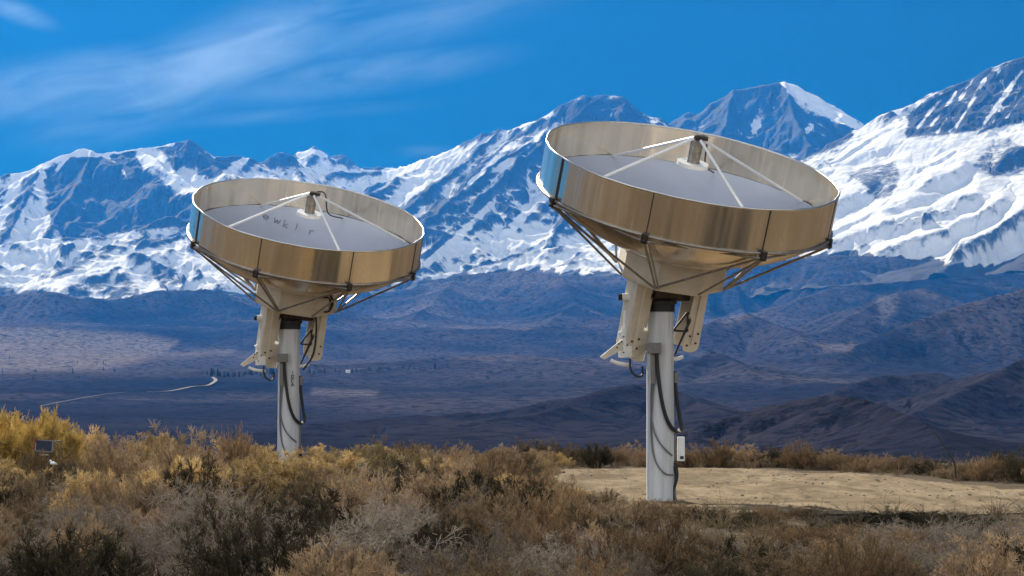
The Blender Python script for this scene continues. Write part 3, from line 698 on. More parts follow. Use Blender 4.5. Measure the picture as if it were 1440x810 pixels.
# ---------------------------------------------------------------- dish antennas
AN = Vector((.171, -.331, .928)).normalized()         # aperture axis, pointing out of the dish
AU = Vector((0, 1, 0)).cross(AN).normalized()
AW = AU.cross(AN).normalized()                        # in the aperture plane, towards the camera
AC = Vector((.47, -.80, 5.30))                        # rim centre above the post base
AE = Vector((.89, .456, 0)).normalized()              # elevation axis
AF = AN.cross(AE).normalized()
RD = 2.325
def ap(t, r, d):
    return AC - AN*d + (AU*math.cos(t) + AW*math.sin(t))*r
def ae(a, b, d):
    return AC - AN*d + AE*a + AF*b
def wavy(t, wav):
    return wav*(math.sin(9*t+1.3)+.6*math.sin(23*t+.4)+.5*math.sin(37*t+2.1))
def lathe(name, prof, mat, parent, t0=0., t1=2*math.pi, n=160, wav=0., closed=True, cap=False):
    """revolve (r, d) profile about the dish axis; closed profile = solid skin"""
    full = abs(t1-t0-2*math.pi) < 1e-6
    ts = np.linspace(t0, t1, n+1)[:-1] if full else np.linspace(t0, t1, n+1)
    V = []; arc = []; deep = []
    for r, d in prof:
        for t in ts:
            ww = wavy(t, wav) if wav else 0
            V.append(ap(t, r+ww, d)); arc.append(t*2.3); deep.append(d)
    m = len(ts); F = []
    np_ = len(prof)
    for i in range(np_ if closed else np_-1):
        i2 = (i+1) % np_
        for k in range(m if full else m-1):
            k2 = (k+1) % m
            F.append((i*m+k, i*m+k2, i2*m+k2, i2*m+k))
    V = np.array([tuple(v_) for v_ in V]); F = np.array(F)
    if not full and closed and np_ == 4:
        F = np.concatenate([F, [[0, m, 2*m, 3*m]], [[m-1, 4*m-1, 3*m-1, 2*m-1]]])
    o = np_mesh(name, V, F, mat, parent, smooth=True, attrs={'arc': arc, 'deep': deep})
    bm = bmesh.new(); bm.from_mesh(o.data); bmesh.ops.recalc_face_normals(bm, faces=bm.faces[:])
    for e in bm.edges:
        if len(e.link_faces) == 2 and e.calc_face_angle(0) > .6: e.smooth = False
    bm.to_mesh(o.data); bm.free()
    return o

SCL = 87.9
def pp(px, py, y=None, gap=.03):
    """right-hand antenna photo pixel -> local point on the front skin of the post"""
    x = (px-928.3)/SCL; z = 1.7+(553-py)/SCL
    if y is None: y = -math.sqrt(max(.222**2-x*x, 0))-gap
    return Vector((x, y, z))
def smooth_path(pts, n=6):
    P = [Vector(p) for p in pts]; P = [P[0]*2-P[1]]+P+[P[-1]*2-P[-2]]; out = []
    for i in range(1, len(P)-2):
        for k in range(n):
            t = k/n; a, b, c, d = P[i-1:i+3]
            out.append(.5*((2*b)+(c-a)*t+(2*a-5*b+4*c-d)*t*t+(3*b-a-3*c+d)*t**3))
    out.append(P[-2]); return out

def make_antenna():
    root = empty('dish_antenna', (0, 0, 0))
    # post
    post = MB()
    post.tube([(0, 0, -.5), (0, 0, 1.11)], [.228, .224], 48)
    post.tube([(0, 0, 1.113), (0, 0, 3.02)], [.223, .216], 48)
    post.tube([(0, 0, 1.095), (0, 0, 1.128)], [.2275, .2275], 48)
    po = post.build('post', M_POST, root)
    MB().tube([(0, 0, 3.0), (0, 0, 3.12)], .237, 40).build('collar', M_BLACK, root)
    b = MB()
    b.tube([(0, 0, 3.121), (0, 0, 3.17)], .27, 40)
    b.box(AE*.10+Vector((0, 0, 3.27)), (AE, Vector((-AE.y, AE.x, 0)), (0, 0, 1)), (.36, .17, .09), .01)
    for k in (-1, 1): b.tube([AE*(.24*k)+Vector((0, -.24, 3.26)), AE*(.24*k)+Vector((0, .2, 3.26))], .085, 20)
    b.box((.03, -.05, 3.40), (AE, AF, AN), (.26, .26, .10), .01)
    b.build('bearing', M_DARKMETAL, root)
    # hub drum: eight-sided, with a stepped flange at the top
    T8 = [R(15+45*k) for k in range(8)]
    hub = MB(); bm = hub.bm
    rings = []
    for r, d in ((.50, 1.93), (.86, 1.905), (.88, 1.86), (.88, 1.45), (.82, 1.43), (.82, 1.36)):
        rings.append([bm.verts.new(ap(t, r, d)) for t in T8])
    for A, B in zip(rings[:-1], rings[1:]):
        for k in range(8): bm.faces.new((A[k], A[(k+1) % 8], B[(k+1) % 8], B[k]))
    bm.faces.new(rings[0]); bm.faces.new(rings[-1])
    hub.build('hub', M_BEIGE, root)
    # shroud: eight brushed sheets with a dark joint between them
    for k in range(8):
        lathe('shroud_panel', [(RD, .0), (RD+.012, .0), (RD+.012, .66), (RD, .66)], M_SHEET, root, T8[k]+R(.02), T8[k]+R(45-.02), 48, .007)
        sm = MB()
        wd = .028 if k == 3 else .007
        d3 = (AU*math.cos(T8[k])+AW*math.sin(T8[k])); tg = AN.cross(d3)
        sm.box(ap(T8[k], RD+.014+wavy(T8[k], .007), .335), (d3, tg, AN), (.008, wd, .325))
        sm.build('seam_strip', M_SEAM, root)
    N_ = 220
    MB().tube([ap(2*math.pi*k/N_, RD+.006+wavy(2*math.pi*k/N_, .007), -.002) for k in range(N_)], .017, 8, closed=True).build('rim', M_BRIGHT, root)
    # reflector face and back
    pr = [(.02, .56+.70)] + [(r, .56+.70*(1-(r/2.31)**2)) for r in np.linspace(.12, 2.31, 22)]
    lathe('reflector', pr, M_REFL, root, closed=False)
    pb = [(r, .675+.76*(1-(r/2.33)**2.8)) for r in np.linspace(2.33, .80, 24)]
    lathe('dish_back', pb, M_BOWL, root, closed=False, wav=.0015)
    lp = MB().tube([ap(2*math.pi*k/N_, 1.02, 1.375) for k in range(N_)], .022, 8, closed=True)
    lp.build('back_ring', M_BRIGHT, root)
    # support ring, nodes and struts
    rp = MB()
    rp.tube([ap(2*math.pi*k/N_, RD+.035, .675) for k in range(N_)], .022, 8, closed=True)
    rp.build('support_ring', M_STEEL, root)
    NP = [ap(t, RD+.06, .75) for t in T8]; HP = [ap(t, .90, 1.86) for t in T8]
    for k in range(8):
        MB().tube([NP[k], NP[(k+1) % 8]], .021, 8).build('chord_tube', M_STEEL, root)
        nd = MB(); d3 = (AU*math.cos(T8[k])+AW*math.sin(T8[k])); tg = AN.cross(d3)
        nd.box(ap(T8[k], RD+.05, .71), (d3, tg, AN), (.04, .05, .075), .008); nd.ball(NP[k], .045)
        nd.build('truss_joint', M_DARKMETAL, root)
        for j in ((k-1, k, k+1) if k % 2 else (k,)):
            q = HP[j % 8]; off = AN*(.02*(j-k))
            MB().tube([NP[k]+off, q+off*.5], .019, 8).build('strut', M_STEEL, root)
        if k % 2 == 0:
            MB().tube([NP[k]+AN.cross(d3)*.07, HP[k]+AN.cross(d3)*.05], .014, 8).build('strut', M_STEEL, root)
    # feed: plate, horn, cap and four legs
    fp = lathe('feed_plate', [(.02, -.03), (.25, -.03), (.25, .03), (.02, .03)], M_WHITE, root, n=48)
    fh = lathe('feed_horn', [(.02, -.40), (.095, -.40), (.105, -.36), (.10, -.06), (.11, -.031), (.02, -.031)], M_HORN, root, n=40)
    cp = MB(); cp.tube([ap(0, 0, -.39), ap(0, 0, -.46)], .06, 20); cp.box(ap(0, .06, -.44), (AU, AW, AN), (.10, .05, .03), .006)
    cp.build('feed_cap', M_DARKMETAL, fh)
    for t in (58, 148, 238, 328):
        tt_ = R(t)
        MB().tube([ap(tt_, .09, -.41), ap(tt_, 2.27, .56)], .024, 10).build('feed_leg', M_LEG, root)
    ck = smooth_path([ap(R(250), .07, -.38), ap(R(285), .35, -.40), ap(R(285), .75, -.25), ap(R(283), 1.2, .25), ap(R(283), 2.2, .58)])
    MB().tube(ck, .014, 8).build('feed_cable', M_BLACK, root)
    # counterweight arms (hang from the hub along the dish axis)
    D = -AN
    def arm(sgn, w_top, w_bot, d0, d1):
        m = MB()
        c = (.545 if sgn > 0 else .52)*sgn
        poly = [(c-w_top*.5, d0), (c+w_top*.5, d0), (c+w_bot*.5, d1-.10), (c+w_bot*.38, d1-.02), (c+w_bot*.12, d1), (c-w_bot*.12, d1), (c-w_bot*.38, d1-.02), (c-w_bot*.5, d1-.10)]
        if sgn > 0: poly[3:5] = [(c+w_bot*.42, d1-.03), (c+w_bot*.15, d1)]
        o = AC
        m.prism(poly, o-AF*.17, AE, D, AF, .03, .006)
        m.prism(poly, o+AF*.14, AE, D, AF, .03, .006)
        wx = c+sgn*(w_top*.5-.03)
        m.prism([(wx-.02, d0+.005), (wx+.02, d0+.005), (wx+.02, d1-.12), (wx-.02, d1-.12)], o-AF*.139, AE, D, AF, .278)
        m.box(ae(c, -.19, (d0+d1)*.5), (AE, AF, AN), (.022, .019, (d1-d0)*.5-.14))
        a_ = m.build('counterweight_arm', M_BEIGE, root)
        for x, dd_ in ((-.07, d1-.12), (.06, d1-.16), (-.05, d1-.28), (.07, d1-.32), (0, d1-.42)):
            MB().tube([ae(c+x*w_bot*4, -.168, dd_), ae(c+x*w_bot*4, -.186, dd_)], .017, 8).build('bolt', M_DARKMETAL, a_)
        return a_
    arm(-1, .30, .25, 1.85, 3.20)
    arm(1, .24, .30, 1.85, 3.10)
    cw = MB(); cw.box(ae(-.34, .0, 3.02), (AE, AF, AN), (.10, .13, .26), .02)
    cw.box(ae(-.36, .0, 2.40), (AE, AF, AN), (.06, .10, .30), .01)
    cw.build('counterweight', M_BEIGE, root)
    # drive hardware beside the left arm
    sn = MB(); sn.tube([pp(886, 419, -.30), pp(874, 419, -.30)], .058, 20); so_ = sn.build('position_sensor', M_WHITE, root)
    MB().tube([pp(873.9, 419, -.30), pp(868.5, 419, -.30)], .05, 20).build('sensor_cap', M_BLACK, so_)
    ja = MB(); ja.tube([pp(879.5, 438, -.2), pp(878.2, 468, -.2)], .035, 14); ja.tube([pp(882.5, 465.5, -.2), pp(869, 470, -.2)], .03, 12)
    ja.tube([pp(878, 460, -.2), pp(876.5, 474, -.2)], [.05, .06], 14)
    ja.build('jack_tube', M_WHITE, root)
    br = MB()
    tri = [(843-928.3, 502), (849-928.3, 506), (882-928.3, 488), (884-928.3, 472), (876-928.3, 476)]
    br.prism([(x/SCL, 1.7+(553-y)/SCL) for x, y in tri], (0, -.23, 0), (1, 0, 0), (0, 0, 1), (0, 1, 0), .05, .006)
    bo = br.build('bracket_plate', M_BEIGE, root)
    for q in ((869, 484), (873, 481), (877, 489), (867, 489), (877, 482)):
        a_ = pp(*q, y=-.231); MB().tube([a_, a_+Vector((0, -.016, 0))], .014, 8).build('bolt', M_DARKMETAL, bo)
    MB().tube(smooth_path([pp(858, 507, -.2), pp(866, 510.5, -.2), pp(874, 512.5, -.2), pp(886, 514, -.1)]), .03, 12).build('link_rod', M_WHITE, root)
    MB().tube(smooth_path([pp(945, 505, -.02), pp(953, 504.5, .1), pp(961, 502, .25)]), .03, 12).build('link_rod', M_WHITE, root)
    MB().tube(smooth_path([pp(885, 505, -.2), pp(886, 520, -.22), pp(894, 529, -.24), pp(902, 528, -.2), pp(903, 516, -.1)]), .018, 8).build('loop_cable', M_BLACK, root)
    dbx = MB()
    a_, b_ = pp(872.5, 468), pp(885, 503); dbx.box(((a_.x+b_.x)/2, -.14, (a_.z+b_.z)/2), (AE, Vector((-AE.y, AE.x, 0)), (0, 0, 1)), (.075, .10, (a_.z-b_.z)/2), .015)
    a_, b_ = pp(884, 428), pp(890, 452); dbx.box(((a_.x+b_.x)/2-.02, -.22, (a_.z+b_.z)/2), (AE, Vector((-AE.y, AE.x, 0)), (0, 0, 1)), (.05, .06, .14), .012)
    do_ = dbx.build('drive_box', M_WHITE, root)
    for q in ((876, 474), (881, 486), (876, 496)):
        a_ = pp(*q, y=-.262); MB().tube([a_, a_+Vector((0, .05, 0))], .013, 8).build('bolt', M_DARKMETAL, do_)
    cy = MB(); cy.tube([ae(.545, .22, 2.35), ae(.545, .22, 3.0)], .07, 18); cy.tube([ae(-.50, .24, 2.2), ae(-.50, .24, 3.1)], .09, 18)
    cy.build('actuator', M_WHITE, root)
    # dark jack frame on the right
    jf = MB(); y0 = .10
    for a_, b_ in (((948, 464), (967.5, 439)), ((967.5, 439), (967.5, 466)), ((948, 464.5), (967.5, 466)), ((975, 438), (949, 500)), ((967.5, 441), (972, 440))):
        jf.tube([pp(*a_, y=y0), pp(*b_, y=y0)], .018, 8)
    jf.tube([pp(986, 421, .12), pp(949, 499, .12)], .016, 8)
    jf.build('jack_frame', M_DARKMETAL, root)
    # cabling on the post
    jb = MB(); c = pp(919, 490); jb.box((c.x, -.245, c.z), ((1, 0, 0), (0, 1, 0), (0, 0, 1)), (.105, .07, .085), .008)
    jb.build('junction_box', M_GREYBOX, root)
    cd = MB(); cd.box((pp(916.8, 0).x, -.215, (pp(0, 498).z+pp(0, 540).z)/2), ((1, 0, 0), (0, 1, 0), (0, 0, 1)), (.035, .028, .24), .004)
    cd.build('conduit', M_GREYBOX, root)
    blk = [pp(922, 497, -.26), pp(923, 515), pp(925, 535), pp(928.5, 560), pp(934, 583), pp(941, 598, gap=.04), pp(948, 605, -.15), pp(953.5, 606.5, -.10), pp(957, 601, -.06), pp(955.5, 588, -.04), pp(952, 565, -.03), pp(949.5, 545, -.03), pp(949, 522, -.03)]
    MB().tube(smooth_path(blk), .031, 12).build('power_cable', M_BLACK, root)
    MB().tube([pp(953, 606.2, -.125), pp(954.6, 604, -.125)], .034, 12).build('cable_clip', M_BRIGHT, root)
    MB().tube(smooth_path([pp(915, 540), pp(914, 565), pp(914.5, 589), pp(919, 608), pp(926, 622), pp(935, 632), pp(944, 640)]), .013, 8).build('signal_cable', M_GREYCABLE, root)
    MB().tube(smooth_path([pp(918, 540, gap=.025), pp(914.6, 570, gap=.045), pp(914, 600), pp(916, 630), pp(920, 647), pp(927, 659), pp(936, 666), pp(945, 667)]), .013, 8).build('signal_cable', M_GREYCABLE, root)
    rb = MB(); c = pp(950.5, 531); rb.box((c.x, .0, c.z), ((1, 0, 0), (0, 1, 0), (0, 0, 1)), (.028, .07, .085), .006); rb.build('cable_entry_box', M_GREYBOX, root)
    MB().tube(smooth_path([pp(948.5, 610, -.04), pp(948.5, 650, -.04), pp(947.5, 680, -.06), pp(949, 712, -.06)]), .02, 10).build('conduit', M_GREYBOX, root)
    gl = MB(); gl.tube(smooth_path([pp(947, 655, -.09), pp(951, 672, -.1), pp(945.5, 690, -.1), pp(948, 715, -.1)]), .02, 8); gl.tube(smooth_path([pp(949, 648, -.06), pp(952, 668, -.06), pp(948, 688, -.05), pp(951, 712, -.05)]), .018, 8)
    gl.box(pp(949, 656, -.06), ((1, 0, 0), (0, 1, 0), (0, 0, 1)), (.03, .03, .07), .006)
    gl.build('ground_cables', M_BLACK, root)
    return root

def side_box(root):
    sb = MB(); a_, b_ = pp(952.3, 614), pp(962, 648)
    sb.box(((a_.x+b_.x)/2, -.02, (a_.z+b_.z)/2), ((1, 0, 0), (0, 1, 0), (0, 0, 1)), ((b_.x-a_.x)/2, .09, (a_.z-b_.z)/2), .01)
    o = sb.build('control_box', M_WHITE, root)
    MB().box((pp(957.8, 0).x, -.113, pp(0, 643).z), ((1, 0, 0), (0, 1, 0), (0, 0, 1)), (.028, .004, .024)).build('box_label', M_BLACK, o)

def copy_tree(o, parent=None):
    c = o.copy(); col.objects.link(c)
    if parent: c.parent = parent
    for ch in list(o.children): copy_tree(ch, c)
    return c

near = make_antenna()
far = copy_tree(near)
near.location = (2.37, 38.7, 0)
far.location = (-4.545, 49.28, 0)
side_box(near)
tag(near, "larger nearer dish antenna with a small white box on the side of its post", "antenna", "dish antennas")
tag(far, "smaller farther dish antenna with dark lettering on its reflector, standing in golden scrub", "antenna", "dish antennas")
# extras of the far antenna: coiled cables, a cover box, vertical characters on the post, lettering on the reflector
def fpx(px, py, y=None, gap=.03):
    s_ = FPX/49.28; x = (px-(720-4.545*s_))/s_; z = 1.7+(553-py)/s_
    if y is None: y = -math.sqrt(max(.222**2-x*x, 0))-gap
    return Vector((x, y, z))
mb = MB(); c = fpx(458, 431.5, -.72); mb.tube([c+Vector((0, 0, -.13)), c+Vector((0, 0, .13))], .19, 24); mb.box(c+Vector((-.02, -.06, .02)), ((1, 0, 0), (0, 1, 0), (0, 0, 1)), (.15, .16, .12), .03)
mb.build('cover_box', M_BEIGE, far)
for pts, r_ in (([(450, 436), (446, 441), (438, 443), (432, 439), (431, 431), (437, 424), (446, 421), (452, 424)], .018),
                ([(427, 425), (424, 432), (428, 441), (437, 442), (444, 434), (449, 424), (453, 418)], .02),
                ([(440, 442), (449, 430), (456, 423), (462, 420), (468, 424), (471, 433), (467, 440), (460, 441)], .018),
                ([(453, 421), (462, 416), (470, 420), (472, 430), (469, 437)], .02),
                ([(430, 423), (424, 428), (420, 438), (424, 445)], .016)):
    MB().tube(smooth_path([fpx(*p, y=-.78-.02*i) for i, p in enumerate(pts)]), r_, 8).build('coiled_cable', M_BLACK, far)
MB().tube(smooth_path([fpx(447, 440, -.5), fpx(446, 470, -.28), fpx(441, 500, -.2), fpx(427, 520, -.1)]), .02, 8).build('coiled_cable', M_BLACK, far)
tx = MB()
def stroke(mb_, base, ux, uy, nrm, pts, wd):
    P = [base+ux*x+uy*y for x, y in pts]
    for a_, b_ in zip(P[:-1], P[1:]):
        d = (b_-a_); mb_.box((a_+b_)/2+nrm*.003, (d, nrm.cross(d), nrm), (d.length/2+wd*.4, wd/2, .003))
GL = {'I': [[(.5, 0), (.5, 1)]], 'O': [[(.1, 0), (.1, 1), (.9, 1), (.9, 0), (.1, 0)]], 'C': [[(.9, 1), (.1, 1), (.1, 0), (.9, 0)]], 'A': [[(0, 0), (.5, 1), (1, 0)], [(.25, .4), (.75, .4)]],
      'e': [[(.1, .5), (.9, .5), (.8, .9), (.3, .9), (.05, .5), (.3, .05), (.85, .1)]], 'w': [[(0, 1), (.25, 0), (.5, .8), (.75, 0), (1, 1)]], 'k': [[(.2, 0), (.2, 1.5)], [(.8, .9), (.2, .4), (.9, 0)]],
      'l': [[(.5, 0), (.5, 1.5)]], 'r': [[(.3, 0), (.3, .9)], [(.3, .7), (.6, .95), (.9, .85)]]}
for i, ch in enumerate("IOCA"):
    a_ = fpx(411.3, 526+5.6*i); 
    for pts in GL[ch]: stroke(tx, Vector((a_.x, -.2235, a_.z)), Vector((.055, 0, 0)), Vector((0, 0, .055)), Vector((0, -1, 0)), pts, .014)
tx.build('post_lettering', M_SMUDGE, far)
lt = MB()
def refl_pt(a, b):
    """point on the reflector face at in-plane offsets a (screen right), b (towards the camera)"""
    r = math.hypot(a, b); return AC - AN*(.56+.70*(1-(r/2.31)**2)-.006) + AU*a + AW*b
for i, ch in enumerate("ewklr"):
    a0 = -1.12+(0, .24, .43, .66, .98)[i]
    for pts in GL[ch]:
        Q = [refl_pt(a0+.13*x, -1.64-.02*(i % 2)-.13*y) for x, y in pts]
        for p, q in zip(Q[:-1], Q[1:]):
            d = q-p; lt.box((p+q)/2, (d, AN.cross(d), AN), (d.length/2+.004, .011, .002))
lt.build('reflector_lettering', simple("worn_faint_lettering", (.24, .25, .29), .7, 0, .2, .35, 9.0), far)

# ---------------------------------------------------------------- small things in the scrub
def hit(px, py): 
    p = ground_pt(px, py); return Vector((p[0], p[1], float(sheet_z(p[0], p[1]))))
# tilted solar panel on dark legs, far left
d_ = px_dir(62, 612); sy = 41.0; k_ = sy/d_[1]
sp = empty('solar_panel_stand', (d_[0]*k_, sy, float(sheet_z(d_[0]*k_, sy))), R(8))
M_PV = simple("dark_blue_cells", (.02, .023, .04), .6, .0, .5, .25, 14.0)
M_RED = simple("dull_red_plastic", (.22, .03, .03), .5)
M_WOOD = simple("weathered_wood", (.22, .18, .13), .8, 0, .2, .3, 15.0)
z0 = 1.7-(611-553)/FPX*sy
pn = MB(); pa = Vector((1, 0, -.08)).normalized(); pb = Vector((0, .75, .62)).normalized(); pc = pa.cross(pb)
pn.box((0, 0, z0), (pa, pb, pc), (.155, .16, .012), .003); pno = pn.build('panel', M_PV, sp)
fr = MB()
for s_ in (-1, 1):
    fr.box(Vector((0, 0, z0))+pa*(.165*s_), (pa, pb, pc), (.012, .172, .018)); fr.box(Vector((0, 0, z0))+pb*(.166*s_), (pa, pb, pc), (.155, .012, .017))
fr.build('panel_frame', M_GREYBOX, pno)
for x, y in ((-.15, -.10), (.12, -.10), (-.15, .13), (.12, .13)):
    MB().tube([(x*1.15, y, -.1), (x, y, z0-.02+y*.6)], .025, 8).build('leg', M_BLACK, sp)
MB().box((.0, .02, z0-.27), ((1, 0, 0), (0, 1, 0), (0, 0, 1)), (.12, .06, .10), .01).build('battery_box', M_BLACK, sp)
MB().tube([(-.19, .05, z0-.06), (-.16, .06, z0+.16)], [.03, .018], 10).build('red_marker', M_RED, sp)
for a_, b_ in (((.17, .1, z0+.09), (.32, .12, z0+.10)), ((.31, .12, -.1), (.31, .12, z0+.11)), ((.22, .11, -.1), (.22, .11, z0+.09))):
    MB().tube([a_, b_], .018, 8).build('side_rail', M_WOOD, sp)
sp.scale = (.85, .85, .85); sp.location.z -= .02
tag(sp, "small dark solar panel tilted on black legs in front of the bright yellow bush", "solar panel")
# pale litter under it
lb = MB(); lb.ball((0, 0, .05), .09, (1.2, .8, .55), 12); lb.ball((.09, .01, .03), .05, (1, .8, .6), 10); lb.tube([(-.04, 0, .08), (-.1, .02, .14), (-.13, .02, .11)], [.03, .02, .008], 8)
lo = lb.build('plastic_bag', M_WHITE); q = px_dir(75, 651); kk = 36.5/q[1]; lo.scale = (.5, .5, .5); lo.location = (q[0]*kk, 36.5, 1.7+q[2]*kk-.03)
tag(lo, "small crumpled white plastic bag caught in the scrub below the solar panel", "bag")
# thin bent dead stalk behind the clearing
def px_pt(px, py, y):
    q_ = px_dir(px, py); k2 = y/q_[1]; return Vector((q_[0]*k2, y, EYE+q_[2]*k2))
stk = MB().tube(smooth_path([px_pt(1344, 672, 47), px_pt(1343, 655, 47), px_pt(1338, 642, 47), px_pt(1330, 630, 47.1), px_pt(1322, 618, 47.2), px_pt(1312, 606, 47.3)]), [.016]*24+[.012]*6+[.006], 8)
so = stk.build('dead_stalk', M_BLACK); tag(so, "thin dark bent dead stalk rising from the brush behind the dirt clearing", "plant stalk")

# ---------------------------------------------------------------- far valley: road, tree rows, house
M_ROAD = simple("pale_dirt_road", (.17, .15, .14), .9, 0, .1, .15, .05)
def road(pxs, w0, name, label):
    P = [valley_hit(*p) for p in pxs]; P = smooth_path(P, 8)
    V = []; F = []
    for i, p in enumerate(P):
        d = (P[min(i+1, len(P)-1)]-P[max(i-1, 0)]); s_ = Vector((d.y, -d.x, 0)).normalized()*w0
        for k in (-1, 1): V.append((p.x+s_.x*k, p.y+s_.y*k, p.z+1.2))
        if i: F.append((2*i-2, 2*i-1, 2*i+1, 2*i))
    o = np_mesh(name, V, F, M_ROAD); tag(o, label, "road", kind='structure')
road([(56, 573), (84, 567), (115, 562), (145, 557), (178, 553)], .9, 'road', "pale dirt road crossing the valley floor")
road([(205, 553), (240, 551), (270, 546), (290, 544), (301, 540), (303, 535), (297, 531)], 2.6, 'road', "pale curve of dirt road on the valley floor")

def leaf_mat(name, lo, hi, alt, obj_var=.35, spec=.02):
    m, t, bs = new_mat(name)
    tone = t.add('ShaderNodeAttribute', attribute_name='tone').outputs['Fac']
    stem = t.add('ShaderNodeAttribute', attribute_name='stem').outputs['Fac']
    oi = t.add('ShaderNodeObjectInfo').outputs['Random']
    c = t.mix(tone, lo, hi)
    c = t.mix(stem, c, alt)
    vv = t.math('ADD', t.math('MULTIPLY', oi, obj_var*2), 1-obj_var)
    h = t.add('ShaderNodeHueSaturation', ins={'Value': vv, 'Color': c, 'Saturation': 1.0})
    setc(t, bs, h.outputs[0])
    bs.inputs['Roughness'].default_value = .8; bs.inputs['Specular IOR Level'].default_value = spec
    out = [n for n in t.n if n.type == 'OUTPUT_MATERIAL'][0]
    tr = t.add('ShaderNodeBsdfTranslucent', ins={'Color': h.outputs[0]})
    mx = t.add('ShaderNodeMixShader', ins={0: .16, 1: bs.outputs[0], 2: tr.outputs[0]})
    t.l.new(mx.outputs[0], out.inputs['Surface'])
    return m

rng = np.random.default_rng(11)
class Plant:
    """collects thin ribbons and leaf triangles (as quads) with tone/stem attributes"""
    def __init__(s): s.V = []; s.F = []; s.A = []; s.B = []; s.n = 0
    def ribbons(s, P0, P1, w0, w1, tone, stem):
        n = len(P0); d = P1-P0; d /= np.linalg.norm(d, axis=1)[:, None]+1e-9
        rv = rng.normal(size=(n, 3)); sd = np.cross(d, rv); sd /= np.linalg.norm(sd, axis=1)[:, None]+1e-9
        w0 = np.broadcast_to(np.asarray(w0, float), n)[:, None]/2; w1 = np.broadcast_to(np.asarray(w1, float), n)[:, None]/2
        v = np.stack([P0-sd*w0, P0+sd*w0, P1+sd*w1, P1-sd*w1], 1).reshape(-1, 3)
        s.V.append(v); s.F.append(np.arange(4*n).reshape(-1, 4)+s.n); s.n += 4*n
        s.A.append(np.repeat(np.broadcast_to(tone, n), 4)); s.B.append(np.repeat(np.broadcast_to(stem, n), 4))
    def arrays(s):
        return np.concatenate(s.V), np.concatenate(s.F), np.concatenate(s.A), np.concatenate(s.B)
    def build(s, name, mat, parent=None):
        V, F, A, B = s.arrays()
        return np_mesh(name, V, F, mat, parent, smooth=False, attrs={'tone': A, 'stem': B})

def unit(v): return v/(np.linalg.norm(v, axis=-1, keepdims=True)+1e-9)
def shrub(rad, hgt, nst, nbr, ntw, nlf, spread=1.0, up=.6, crook=.15, lsize=(.012, .03), tw=.0035, tl=.16, start=.5, lumpy=.12):
    """stems fan out from a root crown; each carries a clump of branchlets, twigs and leaf tufts near its end"""
    p = Plant()
    az = rng.uniform(0, 2*np.pi, nst); th = np.arccos(1-rng.uniform(0, 1, nst)**.85*spread)
    lump = .90+lumpy*np.sin(az*2+rng.uniform(0, 6))*np.sin(th*2.2)+rng.uniform(-.13, .07, nst)
    tip = np.stack([np.sin(th)*np.cos(az)*rad, np.sin(th)*np.sin(az)*rad, np.cos(th)**.8*hgt], 1)*lump[:, None]
    tip[:, 2] = np.maximum(tip[:, 2], .14*hgt)
    base = np.stack([np.cos(az)*rng.uniform(.02, .25, nst)*rad, np.sin(az)*rng.uniform(.02, .25, nst)*rad, np.full(nst, -.04)], 1)
    ns = 6; prev = base; pts = [base]
    for i in range(1, ns+1):
        t = i/ns; q = base+(tip-base)*t
        q[:, :2] -= (tip-base)[:, :2]*(.22*np.sin(np.pi*t))
        q += rng.normal(size=q.shape)*crook*rad*.16*(1 if i < ns else .4)
        w = .014*(1-t)+.004
        p.ribbons(prev, q, w+.003, w, rng.uniform(.2, .6, nst), .9); prev = q; pts.append(q)
    S = np.stack(pts, 1)
    st_tone = np.clip(rng.normal(.5, .2, nst), 0, 1)
    nb = nst*nbr; si = np.repeat(np.arange(nst), nbr); f = rng.uniform(start, 1, nb)*ns
    i0 = np.minimum(f.astype(int), ns-1); fr_ = (f-i0)[:, None]
    B0 = S[si, i0]*(1-fr_)+S[si, i0+1]*fr_
    dirs = unit(unit(S[si, i0+1]-S[si, i0])*.6+rng.normal(size=(nb, 3))*.6+np.array([0, 0, up]))
    L = rng.uniform(.5, 1.15, nb)*tl*1.1
    B1 = B0+dirs*L[:, None]; bm_ = (B0+B1)/2+rng.normal(size=B0.shape)*L[:, None]*.1*crook*5
    bt_ = np.clip(st_tone[si]+rng.normal(0, .15, nb), 0, 1)
    p.ribbons(B0, bm_, tw*1.7, tw*1.4, bt_, .55); p.ribbons(bm_, B1, tw*1.4, tw, bt_, .45)
    nt = nb*ntw; bi = np.repeat(np.arange(nb), ntw); g = rng.uniform(.2, 1, nt)[:, None]
    T0 = B0[bi]*(1-g)+B1[bi]*g
    td = unit(dirs[bi]*.7+rng.normal(size=(nt, 3))*.6+np.array([0, 0, up]))
    T1 = T0+td*(rng.uniform(.4, 1.1, nt)*tl*.55)[:, None]
    tone_t = np.clip(bt_[bi]+rng.normal(0, .14, nt), 0, 1)
    p.ribbons(T0, T1, tw, tw*.6, tone_t, rng.uniform(0, .4, nt))
    if nlf:
        nl = nt*nlf; ti = np.repeat(np.arange(nt), nlf); h = rng.uniform(.2, 1.05, nl)[:, None]
        l0 = T0[ti]*(1-h)+T1[ti]*h
        ld = unit(td[ti]*1.0+rng.normal(size=(nl, 3))*.45+np.array([0, 0, up*.4])); ls = rng.uniform(*lsize, nl)
        p.ribbons(l0, l0+ld*ls[:, None]*2.3, ls*.30, ls*.12, np.clip(tone_t[ti]+rng.normal(0, .12, nl), 0, 1), 0.)
    return p

